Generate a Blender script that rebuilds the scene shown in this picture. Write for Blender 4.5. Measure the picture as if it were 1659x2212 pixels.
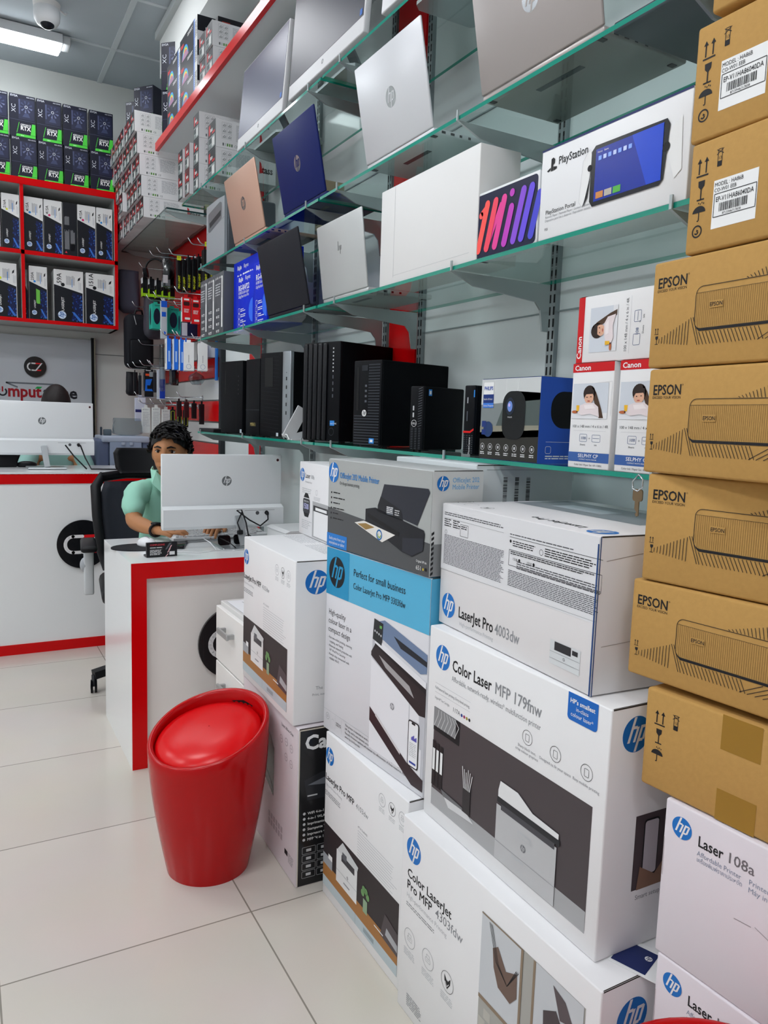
import bpy, bmesh, math, random
from mathutils import Vector, Matrix
random.seed(7)
for _o in list(bpy.data.objects): bpy.data.objects.remove(_o)
SC = bpy.context.scene
COL = SC.collection
# ---------------------------------------------------------------- camera
cam_d = bpy.data.cameras.new('camera'); cam = bpy.data.objects.new('camera', cam_d); COL.objects.link(cam)
SC.camera = cam
CAM_R = ((0.87394158, -0.48497105, 0.03208109), (-0.02937265, -0.11858596, -0.99250925), (0.48514262, 0.8664528, -0.11788209))
right = Vector(CAM_R[0]); up = -Vector(CAM_R[1]); fwd = Vector(CAM_R[2])
cm = Matrix((right, up, -fwd)).transposed().to_4x4(); cm.translation = Vector((0, 0, 1.309))
cam.matrix_world = cm
cam_d.sensor_fit = 'HORIZONTAL'; cam_d.sensor_width = 36.0; cam_d.lens = 1638.68 / 1659 * 36.0
cam_d.clip_start = .02; cam_d.clip_end = 60
# ---------------------------------------------------------------- world, exposure
wd = bpy.data.worlds.new('world'); SC.world = wd; wd.use_nodes = True
wd.node_tree.nodes['Background'].inputs[0].default_value = (.92, .96, 1, 1)
wd.node_tree.nodes['Background'].inputs[1].default_value = .34
vs = SC.view_settings
vs.view_transform = 'Standard'; vs.look = 'None'; vs.gamma = 1; vs.use_curve_mapping = False; vs.exposure = 0.0
PANEL_W = 23.0      # emission of the ceiling LED panels
# ---------------------------------------------------------------- materials
def lin(h):
    h = h.lstrip('#'); out = []
    for i in (0, 2, 4):
        c = int(h[i:i+2], 16) / 255
        out.append(c/12.92 if c <= .04045 else ((c+.055)/1.055)**2.4)
    return (*out, 1)
_M = {}
def M(hexc, rough=.5, metal=0, coat=0, noise=0, bump=0, scale=40, emit=0, spec=.3):
    k = (hexc, rough, metal, coat, noise, bump, scale, emit, spec)
    if k in _M: return _M[k]
    m = bpy.data.materials.new('paint_' + hexc); m.use_nodes = True
    nt = m.node_tree; b = nt.nodes['Principled BSDF']
    b.inputs['Base Color'].default_value = lin(hexc); b.inputs['Roughness'].default_value = rough
    b.inputs['Metallic'].default_value = metal; b.inputs['Coat Weight'].default_value = coat
    b.inputs['Coat Roughness'].default_value = .05
    b.inputs['Specular IOR Level'].default_value = spec
    if emit:
        b.inputs['Emission Color'].default_value = lin(hexc); b.inputs['Emission Strength'].default_value = emit
    if noise or bump:
        tc = nt.nodes.new('ShaderNodeTexCoord'); n = nt.nodes.new('ShaderNodeTexNoise'); n.inputs['Scale'].default_value = scale
        n.inputs['Detail'].default_value = 4
        nt.links.new(tc.outputs['Object'], n.inputs['Vector'])
        if noise:
            mx = nt.nodes.new('ShaderNodeMix'); mx.data_type = 'RGBA'
            c = lin(hexc); mx.inputs[6].default_value = tuple(max(0, x*(1-noise)) for x in c[:3]) + (1,)
            mx.inputs[7].default_value = tuple(min(1, x*(1+noise)) for x in c[:3]) + (1,)
            nt.links.new(n.outputs['Fac'], mx.inputs[0]); nt.links.new(mx.outputs[2], b.inputs['Base Color'])
        if bump:
            bp = nt.nodes.new('ShaderNodeBump'); bp.inputs['Strength'].default_value = bump; bp.inputs['Distance'].default_value = .002
            nt.links.new(n.outputs['Fac'], bp.inputs['Height']); nt.links.new(bp.outputs['Normal'], b.inputs['Normal'])
    _M[k] = m
    return m
def glassy(name, tint, refl=1.0, rough=.02, alpha_dark=0.0):
    """thin sheet glass: clear transmission with a fresnel reflection on both faces"""
    if name in _M: return _M[name]
    m = bpy.data.materials.new(name); m.use_nodes = True; nt = m.node_tree
    for n in list(nt.nodes): nt.nodes.remove(n)
    out = nt.nodes.new('ShaderNodeOutputMaterial'); mix = nt.nodes.new('ShaderNodeMixShader')
    tr = nt.nodes.new('ShaderNodeBsdfTransparent'); gl = nt.nodes.new('ShaderNodeBsdfGlossy'); fr = nt.nodes.new('ShaderNodeFresnel')
    mu = nt.nodes.new('ShaderNodeMath'); mu.operation = 'MULTIPLY'; mu.inputs[1].default_value = refl
    tr.inputs[0].default_value = lin(tint); gl.inputs['Roughness'].default_value = rough; fr.inputs[0].default_value = 1.5
    ge = nt.nodes.new('ShaderNodeNewGeometry'); inv = nt.nodes.new('ShaderNodeMath'); inv.operation = 'SUBTRACT'; inv.inputs[0].default_value = 1
    m2 = nt.nodes.new('ShaderNodeMath'); m2.operation = 'MULTIPLY'
    nt.links.new(ge.outputs['Backfacing'], inv.inputs[1]); nt.links.new(fr.outputs[0], mu.inputs[0]); nt.links.new(mu.outputs[0], m2.inputs[0]); nt.links.new(inv.outputs[0], m2.inputs[1]); nt.links.new(m2.outputs[0], mix.inputs[0])
    nt.links.new(tr.outputs[0], mix.inputs[1]); nt.links.new(gl.outputs[0], mix.inputs[2])
    nt.links.new(mix.outputs[0], out.inputs[0]); _M[name] = m
    return m
# ---------------------------------------------------------------- text outlines
_T = {}
def glyph(txt, bold=0.0, shear=0.0):
    k = (txt, bold, shear)
    if k in _T: return _T[k]
    cu = bpy.data.curves.new('t', 'FONT'); cu.body = txt; cu.size = 1; cu.shear = shear; cu.offset = bold; cu.resolution_u = 2
    o = bpy.data.objects.new('t', cu); COL.objects.link(o)
    bpy.context.view_layer.update()
    me = bpy.data.meshes.new_from_object(o.evaluated_get(bpy.context.evaluated_depsgraph_get()))
    vs_ = [(v.co.x, v.co.y) for v in me.vertices]; fs = [tuple(p.vertices) for p in me.polygons]
    bpy.data.objects.remove(o); bpy.data.curves.remove(cu); bpy.data.meshes.remove(me)
    w = max([v[0] for v in vs_], default=0)
    _T[k] = (vs_, fs, w)
    return _T[k]
# ---------------------------------------------------------------- mesh builder
class MB:
    def __init__(s): s.v = []; s.f = []; s.m = []; s.sm = []; s.mats = []; s.X = Matrix.Identity(4)
    def mi(s, mat):
        if mat not in s.mats: s.mats.append(mat)
        return s.mats.index(mat)
    def add(s, vs_, fs, mat, smooth=False):
        b = len(s.v); X = s.X
        s.v += [tuple(X @ Vector(p)) for p in vs_]; i = s.mi(mat)
        for f in fs: s.f.append(tuple(b+k for k in f)); s.m.append(i); s.sm.append(smooth)
        return s
    def bm(s, b, mat, smooth=False):
        b.verts.index_update()
        s.add([v.co[:] for v in b.verts], [tuple(v.index for v in f.verts) for f in b.faces], mat, smooth); b.free(); return s
    def box(s, x0, x1, y0, y1, z0, z1, mat, bev=0, seg=1):
        vs_ = [(x, y, z) for x in (x0, x1) for y in (y0, y1) for z in (z0, z1)]
        fs = [(0, 1, 3, 2), (4, 6, 7, 5), (0, 4, 5, 1), (2, 3, 7, 6), (0, 2, 6, 4), (1, 5, 7, 3)]
        if not bev: return s.add(vs_, fs, mat)
        b = bmesh.new(); vv = [b.verts.new(p) for p in vs_]
        for f in fs: b.faces.new([vv[i] for i in f])
        bmesh.ops.recalc_face_normals(b, faces=b.faces[:])
        bmesh.ops.bevel(b, geom=b.edges[:], offset=bev, segments=seg, affect='EDGES', profile=.5)
        return s.bm(b, mat, seg > 1)
    def bar(s, p0, p1, w, t, mat, upv=(0, 0, 1)):
        p0 = Vector(p0); p1 = Vector(p1); d = (p1-p0).normalized(); u = Vector(upv); r = d.cross(u)
        if r.length < 1e-5: r = d.cross(Vector((1, 0, 0)))
        r.normalize(); u = r.cross(d); vs_ = []
        for p in (p0, p1):
            for a, b in ((-1, -1), (1, -1), (1, 1), (-1, 1)): vs_.append(p + r*a*w/2 + u*b*t/2)
        return s.add(vs_, [(0, 1, 2, 3), (4, 7, 6, 5), (0, 4, 5, 1), (1, 5, 6, 2), (2, 6, 7, 3), (3, 7, 4, 0)], mat)
    def tube(s, pts, r, mat, n=8, caps=True, smooth=True):
        pts = [Vector(p) for p in pts]; rs = r if isinstance(r, (list, tuple)) else [r]*len(pts); vs_ = []; fs = []; pu = None
        for i, p in enumerate(pts):
            d = (pts[min(i+1, len(pts)-1)] - pts[max(i-1, 0)]).normalized()
            if pu is None: pu = d.cross(Vector((.3, .5, .81))).normalized()
            pu = (pu - d*pu.dot(d)).normalized(); q = d.cross(pu)
            for k in range(n):
                a = 2*math.pi*k/n; vs_.append(p + (pu*math.cos(a)+q*math.sin(a))*rs[i])
        for i in range(len(pts)-1):
            for k in range(n): fs.append((i*n+k, i*n+(k+1) % n, (i+1)*n+(k+1) % n, (i+1)*n+k))
        if caps: fs.append(tuple(range(n))); fs.append(tuple((len(pts)-1)*n+k for k in range(n)))
        return s.add(vs_, fs, mat, smooth)
    def cyl(s, p0, p1, r0, mat, r1=None, n=24, smooth=True):
        return s.tube([p0, p1], [r0, r0 if r1 is None else r1], mat, n, True, smooth)
    def lathe(s, prof, mat, n=32, cx=0, cy=0, smooth=True):
        vs_ = []; fs = []
        for r, z in prof:
            for k in range(n): a = 2*math.pi*k/n; vs_.append((cx+r*math.cos(a), cy+r*math.sin(a), z))
        for i in range(len(prof)-1):
            for k in range(n): fs.append((i*n+k, i*n+(k+1) % n, (i+1)*n+(k+1) % n, (i+1)*n+k))
        return s.add(vs_, fs, mat, smooth)
    def prism(s, poly, o, U, V, N, t, mat, smooth=False):
        """polygon in (u,v) on plane o,U,V pushed t along N"""
        o = Vector(o); U = Vector(U); V = Vector(V); N = Vector(N); n = len(poly)
        a = [o+U*u+V*v for u, v in poly]; b = [p+N*t for p in a]
        fs = [tuple(range(n)), tuple(range(2*n-1, n-1, -1))] + [(i, (i+1) % n, n+(i+1) % n, n+i) for i in range(n)]
        return s.add(a+b, fs, mat, smooth)
    def ball(s, c, r, mat, sx=1, sy=1, sz=1, seg=16, ring=10):
        vs_ = []; fs = []
        for i in range(ring+1):
            th = math.pi*i/ring
            for k in range(seg): a = 2*math.pi*k/seg; vs_.append((c[0]+r*sx*math.sin(th)*math.cos(a), c[1]+r*sy*math.sin(th)*math.sin(a), c[2]+r*sz*math.cos(th)))
        for i in range(ring):
            for k in range(seg): fs.append((i*seg+k, (i+1)*seg+k, (i+1)*seg+(k+1) % seg, i*seg+(k+1) % seg))
        return s.add(vs_, fs, mat, True)
    def build(s, name, parent=None):
        me = bpy.data.meshes.new(name); me.from_pydata(s.v, [], s.f)
        for m in s.mats: me.materials.append(m)
        me.polygons.foreach_set('material_index', s.m); me.polygons.foreach_set('use_smooth', s.sm); me.update()
        o = bpy.data.objects.new(name, me); COL.objects.link(o)
        if parent is not None: o.parent = parent
        return o
def rrect(u0, v0, u1, v1, r, n=5, rr=None):
    pts = []; rs = rr or (r, r, r, r)
    for (cx, cy, a0, q) in ((u1-rs[1], v0+rs[1], -90, rs[1]), (u1-rs[2], v1-rs[2], 0, rs[2]), (u0+rs[3], v1-rs[3], 90, rs[3]), (u0+rs[0], v0+rs[0], 180, rs[0])):
        if q < 1e-6: pts.append((cx, cy)); continue
        for i in range(n+1):
            a = math.radians(a0+90*i/n); pts.append((cx+q*math.cos(a), cy+q*math.sin(a)))
    return pts
class FP:
    """prints on one face of a thing: u right, v down, seen from outside"""
    EPS = .00035
    def __init__(s, mb, o, U, V, N, w=0, h=0): s.mb = mb; s.o = Vector(o); s.U = Vector(U).normalized(); s.V = Vector(V).normalized(); s.N = Vector(N).normalized(); s.w = w; s.h = h
    def p(s, u, v, l): return s.o + s.U*u + s.V*v + s.N*(s.EPS*l)
    def poly(s, pts, mat, l=1): s.mb.add([s.p(u, v, l) for u, v in pts], [tuple(range(len(pts)))], mat)
    def rect(s, u0, v0, u1, v1, mat, l=1, r=0): s.poly(rrect(u0, v0, u1, v1, r) if r else [(u0, v0), (u1, v0), (u1, v1), (u0, v1)], mat, l)
    def circ(s, u, v, r, mat, l=1, n=28, ry=None):
        ry = ry or r; s.poly([(u+r*math.cos(2*math.pi*k/n), v+ry*math.sin(2*math.pi*k/n)) for k in range(n)], mat, l)
    def loop(s, pts, w, mat, l=1, closed=True):
        n = len(pts)
        for i in range(n if closed else n-1): s.line([pts[i], pts[(i+1) % n]], w, mat, l)
    def ring(s, u, v, r, w, mat, l=1, n=24, a0=0, a1=360):
        vs_ = []; fs = []
        for k in range(n+1):
            a = math.radians(a0+(a1-a0)*k/n)
            for q in (r-w/2, r+w/2): vs_.append(s.p(u+q*math.cos(a), v+q*math.sin(a), l))
        for k in range(n): fs.append((2*k, 2*k+1, 2*k+3, 2*k+2))
        s.mb.add(vs_, fs, mat)
    def line(s, pts, w, mat, l=1):
        for (a, b) in zip(pts, pts[1:]):
            dx, dy = b[0]-a[0], b[1]-a[1]; L = math.hypot(dx, dy) or 1; nx, ny = -dy/L*w/2, dx/L*w/2
            s.poly([(a[0]+nx, a[1]+ny), (b[0]+nx, b[1]+ny), (b[0]-nx, b[1]-ny), (a[0]-nx, a[1]-ny)], mat, l)
    def text(s, t, u, v, size, mat, l=1, bold=0, shear=0, rot=0, align='L', sx=1, maxw=None):
        if bold and ('M' in t or 'W' in t):
            w0 = glyph(t, 0, shear)[2]; mw = min(sx, maxw/(w0*size)) if maxw and w0 else sx; k = bold*size*.8
            for i, (du, dv) in enumerate(((-k, 0), (k, 0), (0, -k), (0, k))): r_ = s.text(t, u+du, v+dv, size, mat, l+.25*i, 0, shear, rot, align, mw)
            return r_
        vs_, fs, w = glyph(t, bold, shear)
        if maxw: sx = min(sx, maxw/(w*size)) if w else sx
        off = {'L': 0, 'C': -w*sx/2, 'R': -w*sx}[align]; ca, sa = math.cos(math.radians(rot)), math.sin(math.radians(rot)); out = []
        for x, y in vs_:
            X = (x*sx+off)*size; Y = -y*size
            out.append(s.p(u+X*ca+Y*sa, v-X*sa+Y*ca, l))     # rot counter-clockwise as seen
        s.mb.add(out, fs, mat)
        return w*sx*size
    def fine(s, u0, v0, u1, v1, pitch, mat, l=1, rag=.15, th=.45, rot=False, words=True, seed=1):
        """columns of print too small to read: short dashes in rows"""
        R = random.Random(seed); v = v0
        a0, a1 = (u0, u1)
        while v + pitch*th <= v1:
            end = a1 - (a1-a0)*rag*R.random(); u = a0
            while u < end:
                wl = min(end-u, pitch*R.uniform(1.2, 4.5)) if words else end-u
                s.rect(u, v, u+wl, v+pitch*th, mat, l); u += wl+pitch*.45
            v += pitch
    def finev(s, u0, v0, u1, v1, pitch, mat, l=1, seed=1):
        R = random.Random(seed); u = u0
        while u + pitch*.45 <= u1:
            v = v0 + (v1-v0)*.15*R.random()
            s.rect(u, v, u+pitch*.45, v1, mat, l); u += pitch
    def hp(s, u, v, r, col, letter, l=1, rot=0):
        s.circ(u, v, r, col, l, 36); k = .33
        ca, sa = math.cos(math.radians(rot)), math.sin(math.radians(rot))
        def q(x0, x1, y0, y1):
            pts = []
            for x, y in ((x0, y0), (x1, y0), (x1, y1), (x0, y1)):
                X = (x+k*y)*r; Y = -y*r; pts.append((u+X*ca+Y*sa, v-X*sa+Y*ca))
            s.poly(pts, letter, l+1)
        q(-.52, -.34, -.42, .96); q(-.34, -.10, .30, .46); q(-.10, .07, -.42, .40); 
        q(.17, .34, -.96, .46); q(.34, .60, .30, .46); q(.52, .69, -.34, .40); q(.34, .58, -.42, -.26)
# ---------------------------------------------------------------- tags
def tag(o, label, cat, group=None):
    o['label'] = label; o['category'] = cat
    if group: o['group'] = group
    return o
def struct(o): o['kind'] = 'structure'; return o
def empty(name, loc, rz, label, cat, group=None):
    o = bpy.data.objects.new(name, None); COL.objects.link(o); o.location = loc; o.rotation_euler = (0, 0, rz); o.empty_display_size = .05
    return tag(o, label, cat, group)
def copy_tree(o, parent=None):
    c = o.copy(); COL.objects.link(c)
    if parent is not None: c.parent = parent
    for ch in o.children: copy_tree(ch, c)
    return c
def carton(name, label, cat, N, F, depth, z0, h, mat, paint, group=None, bev=.003, seam=True):
    """box standing with its long face to the aisle, N = near corner, F = far corner of that face"""
    dx, dy = F[0]-N[0], F[1]-N[1]; L = math.hypot(dx, dy); mb = MB()
    mb.box(0, depth, 0, L, 0, h, mat, bev, 2)
    A = FP(mb, (0, L, h), (0, -1, 0), (0, 0, -1), (-1, 0, 0), L, h)
    Nn = FP(mb, (0, 0, h), (1, 0, 0), (0, 0, -1), (0, -1, 0), depth, h)
    T = FP(mb, (depth, L, h), (0, -1, 0), (-1, 0, 0), (0, 0, 1), L, depth)
    if seam:
        dk = M('3a332c', .9)
        T.rect(L-.0022, .006, L-.0005, depth-.004, dk, 1); Nn.rect(.003, .0, depth-.003, .0022, dk, 1)
    if paint: paint(A, Nn, T, mb)
    o = mb.build(name); o.location = (N[0], N[1], z0); o.rotation_euler = (0, 0, -math.atan2(dx, dy))
    return tag(o, label, cat, group)
# common colours
WHT = M('e9e9ea', .42, noise=.03, scale=6); BLK = M('15161a', .5); INK = M('1c1c1f', .6); GRY = M('8f9195', .6); LGR = M('c3c5c8', .6); HPB = M('1a72c4', .45)
KRAFT = M('b88f50', .8, noise=.09, bump=.15, scale=120); RED = M('d2040b', .2, spec=.2); DRED = M('b00010', .25, coat=.5)
CHR = M('c9ccd0', .18, 1); STEEL = M('9aa0a6', .3, 1); PW = M('eceded', .5)
# ================================================================ the setting
XW = 1.42; YB = 6.04; ZC = 3.65
def floor_mat():
    m = bpy.data.materials.new('polished_floor_tiles'); m.use_nodes = True; nt = m.node_tree; b = nt.nodes['Principled BSDF']
    tc = nt.nodes.new('ShaderNodeTexCoord'); mp = nt.nodes.new('ShaderNodeMapping'); br = nt.nodes.new('ShaderNodeTexBrick')
    mp.inputs['Location'].default_value = (-.041, -.0, 0)
    br.offset = 0; br.inputs['Scale'].default_value = 1; br.inputs['Brick Width'].default_value = .6; br.inputs['Row Height'].default_value = .6
    br.inputs['Mortar Size'].default_value = .0022; br.inputs['Mortar Smooth'].default_value = .1; br.inputs['Bias'].default_value = 0
    br.inputs['Color1'].default_value = lin('d2cbc2'); br.inputs['Color2'].default_value = lin('cec7bd'); br.inputs['Mortar'].default_value = lin('8d877d')
    n = nt.nodes.new('ShaderNodeTexNoise'); n.inputs['Scale'].default_value = 3; n.inputs['Detail'].default_value = 5
    mx = nt.nodes.new('ShaderNodeMix'); mx.data_type = 'RGBA'; mx.blend_type = 'MULTIPLY'; mx.inputs[0].default_value = .12
    nt.links.new(tc.outputs['Object'], mp.inputs[0]); nt.links.new(mp.outputs[0], br.inputs[0]); nt.links.new(tc.outputs['Object'], n.inputs[0])
    nt.links.new(br.outputs[0], mx.inputs[6]); nt.links.new(n.outputs[1], mx.inputs[7]); nt.links.new(mx.outputs[2], b.inputs['Base Color'])
    b.inputs['Roughness'].default_value = .16; b.inputs['Specular IOR Level'].default_value = .45
    return m
mb = MB(); mb.box(-3.2, XW+.1, -2.6, YB+.1, -.05, 0, floor_mat()); fl = struct(mb.build('floor'))
# tile joints run at x = .041+.6k and y = 1.8+.6k
mb = MB(); WALLM = M('dde5e6', .25, coat=.25, noise=.02, scale=3); WARM = M('d9d8cf', .6)
mb.box(XW, XW+.1, -2.6, YB+.1, 0, ZC, WALLM)
struct(mb.build('wall_right'))
mb = MB(); mb.box(-3.2, XW, YB, YB+.1, 0, ZC, M('d4d7d3', .5)); struct(mb.build('wall_back'))
mb = MB(); mb.box(-3.3, -3.2, -2.6, YB+.1, 0, ZC, M('dfe1e0', .6)); struct(mb.build('wall_left'))
# ceiling with exposed white T bars, 0.705 grid
mb = MB(); CM = M('b2bcc2', .75, noise=.05, scale=4); TB = M('cdd5d8', .5)
mb.box(-3.2, XW, -2.6, YB, ZC, ZC+.05, CM)
gx = .94-.705*6
while gx < XW: mb.box(gx-.016, gx+.016, -2.6, YB, ZC-.006, ZC+.001, TB); gx += .705
gy = 5.46
while gy > -2.6: mb.box(-3.2, XW, gy-.012, gy+.012, ZC-.007, ZC+.001, TB); gy -= .70
struct(mb.build('ceiling'))
# boxed-out upper wall above the shelving
mb = MB(); mb.box(1.15, XW, -2.6, 5.08, 3.38, ZC-.008, M('dfe2e0', .6)); mb.box(1.15-.03, 1.15, 0, 5.08, ZC-.05, ZC-.008, M('b9bfc0', .6)); struct(mb.build('trim_1'))
# coloured panels on the long wall: red strips between the shelf bays, seams
mb = MB()
for y0, y1 in ((2.33, 2.52), (3.90, 4.09)): mb.box(XW-.012, XW, y0, y1, .3, 3.1, RED)
for z in (.98, 1.62, 2.25, 2.86): mb.box(XW-.004, XW, -.5, 2.28, z-.002, z+.002, M('8d999b', .5))
for z in (1.62, 2.25): mb.box(XW-.004, XW, 2.56, 3.86, z-.002, z+.002, M('8d999b', .5))
struct(mb.build('trim_2'))
# ---------------------------------------------------------------- ceiling LED panels
def led_panel(x, y, w, d, label, power=None):
    t = empty('ceiling_light', (x, y, ZC-.012), 0, label, 'ceiling light', 'LED panels let into the ceiling')
    mb = MB(); fr = M('e6e8e8', .4)
    for a in ((-w/2, w/2, -d/2, -d/2+.02), (-w/2, w/2, d/2-.02, d/2), (-w/2, -w/2+.02, -d/2, d/2), (w/2-.02, w/2, -d/2, d/2)): mb.box(a[0], a[1], a[2], a[3], -.012, .002, fr)
    mb.build('frame', t)
    mb = MB(); mb.box(-w/2+.02, w/2-.02, -d/2+.02, d/2-.02, -.008, -.002, M('f6f8fc', .5, emit=power or PANEL_W)); mb.build('diffuser', t)
for x, y, w in ((-.45, -1.2, 'nearest the shopfront on the shelving side'), (-2.2, -1.2, 'nearest the shopfront on the far left'), (-.45, .9, 'above the red stool aisle'), (-2.2, .9, 'left of the middle aisle'), (-.45, 3.0, 'left of the cashier desk'), (-2.2, 3.0, 'above the left wall, middle'), (-2.2, 4.8, 'at the back left corner'), (.59, 4.41, 'beside the security camera, cut by the top edge')):
    led_panel(x, y, .62, .62, 'square white LED ceiling panel ' + w, 7.0 if y == 4.41 else None)
# ================================================================ printer cartons in the foreground
def printer_icon(f, u, v, r, c=GRY, l=2):
    f.ring(u, v, r, .0009, c, l); f.loop(rrect(u-r*.42, v-r*.1, u+r*.42, v+r*.32, r*.1, 3), .0007, c, l); f.loop([(u-r*.25, v-r*.1), (u-r*.25, v-r*.45), (u+r*.25, v-r*.45), (u+r*.25, v-r*.1)], .0007, c, l, False); f.line([(u-r*.22, v+r*.1), (u+r*.22, v+r*.1)], .0007, c, l)
def fox_icon(f, u, v, r, l=2):
    f.ring(u, v, r, .0009, INK, l)
    f.poly([(u-r*.5, v-r*.6), (u-r*.15, v-r*.15), (u+r*.15, v-r*.15), (u+r*.5, v-r*.6), (u+r*.45, v+r*.05), (u, v+r*.7), (u-r*.45, v+r*.05)], INK, l)
    f.line([(u-r*.3, v+r*.05), (u, v+r*.45)], .0014, PW, l+1); f.line([(u+r*.3, v+r*.05), (u, v+r*.45)], .0014, PW, l+1)
def mono_printer(f, u, v, w, h, l=2, body='d9dbdc', dark='2a2b2f', scan=True):
    """picture of a desk laser printer"""
    B = M(body, .5); D = M(dark, .5); S = M('b9bcbf', .5)
    f.poly([(u+w*.02, v+h*.12), (u+w*.05, v), (u+w*.35, v), (u+w*.6, v+h*.12), (u+w, v+h*.14), (u+w, v+h*.22), (u+w*.02, v+h*.2)], M('e4e5e6', .5), l)
    f.rect(u+w*.01, v+h*.2, u+w*1.02, v+h*.27, D, l+1); f.rect(u+w*.08, v+h*.27, u+w*.95, v+h*.34, M('4a4a4f', .5), l+1)
    f.rect(u, v+h*.3, u+w*.98, v+h*.97, B, l); f.rect(u+w*.38, v+h*.43, u+w*.6, v+h*.5, S, l+1); f.rect(u+w*.4, v+h*.445, u+w*.58, v+h*.49, B, l+2)
    f.hp(u+w*.48, v+h*.6, h*.045, M('77797d', .5), B, l+1); f.line([(u, v+h*.75), (u+w*.98, v+h*.75)], .0008, GRY, l+1)
    f.rect(u+w*.3, v+h*.77, u+w*.5, v+h*.8, S, l+1)
def laserjet_4103(A, Nn, T, mb):
    A.hp(.028, .062, .0245, HPB, WHT); A.text('LaserJet Pro MFP', .004, .133, .0245, INK, bold=.012, maxw=.172); A.text('4103dw', .186, .133, .0205, GRY)
    A.text('High-performance Printing', .004, .15, .0095, LGR); A.fine(.004, .165, .1, .178, .005, GRY, seed=3)
    for i, (u, fn) in enumerate(((.318, printer_icon), (.366, fox_icon), (.413, printer_icon))): fn(A, u, .05, .0155); A.fine(u-.014, .071, u+.015, .084, .004, LGR, seed=i)
    A.fine(.2, .185, .4, .262, .0072, LGR, th=.22, words=False, seed=5); A.text('AT A GLANCE', .2, .178, .008, GRY)
    W_, B_ = M('33282a', .5), M('a4713c', .5)
    A.rect(.002, .258, .412, .44, M('2c2629', .45)); A.poly([(.002, .372), (.412, .372), (.412, .412), (.002, .412)], B_, 2)
    A.rect(.002, .412, .412, .44, M('b7c4c9', .5), 2); A.line([(.2, .412), (.2, .44)], .001, GRY, 3); A.rect(.245, .42, .3, .432, M('93a1a8', .5), 3)
    A.rect(.002, .346, .06, .376, M('9fa3a8', .4), 3); A.rect(.036, .336, .06, .35, PW, 4)
    P = M('e0e2e2', .45); A.rect(.085, .295, .205, .385, P, 3); A.poly([(.088, .296), (.12, .262), (.21, .282), (.205, .297)], M('cfd3d4', .4), 4); A.rect(.115, .297, .19, .315, M('3b3d42', .4), 4)
    A.rect(.12, .287, .145, .305, M('5b6066', .4), 5); A.hp(.152, .343, .0045, M('8b8d90', .4), P, 4); A.rect(.13, .366, .165, .37, GRY, 4); A.line([(.085, .35), (.205, .35)], .0008, GRY, 4)
    G = M('6f9a62', .6); A.rect(.24, .345, .262, .38, M('8fa98a', .5), 3)
    for a, r in ((-50, .02), (-20, .026), (10, .024), (45, .02)):
        A.circ(.251+r*math.sin(math.radians(a))*.9, .345-r*math.cos(math.radians(a)), .009, G, 4, 12)
    A.poly([(.33, .385), (.35, .32), (.412, .335), (.412, .39)], M('4a4246', .4), 3); A.poly([(.36, .35), (.412, .362), (.412, .38), (.355, .37)], M('a9abaf', .4), 4); A.rect(.3, .378, .345, .381, PW, 4)
def pl(A, Nn, T, mb):
    laserjet_4103(A, Nn, T, mb); T.fine(.02, .1, .2, .3, .008, LGR, seed=8); T.fine(.22, .12, .4, .3, .008, LGR, seed=9)
    Nn.hp(.062, .06, .034, HPB, WHT); Nn.text('The', .065, .365, .014, GRY); Nn.text('Print, scan', .055, .382, .010, GRY)
    Nn.rect(.125, .05, .2, .075, INK)
carton('printer_box', 'white printer carton on the floor, left of the largest one, with a green plant picture', 'box', (.849, 1.362), (.848, 1.797), .4, 0, .469, WHT, pl)
carton('printer_box', 'white printer carton on the scuffed black sided carton, beside the white drawers', 'box', (.777, 1.862), (.79, 2.327), .42, .468, .461, WHT, pl)
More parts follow.
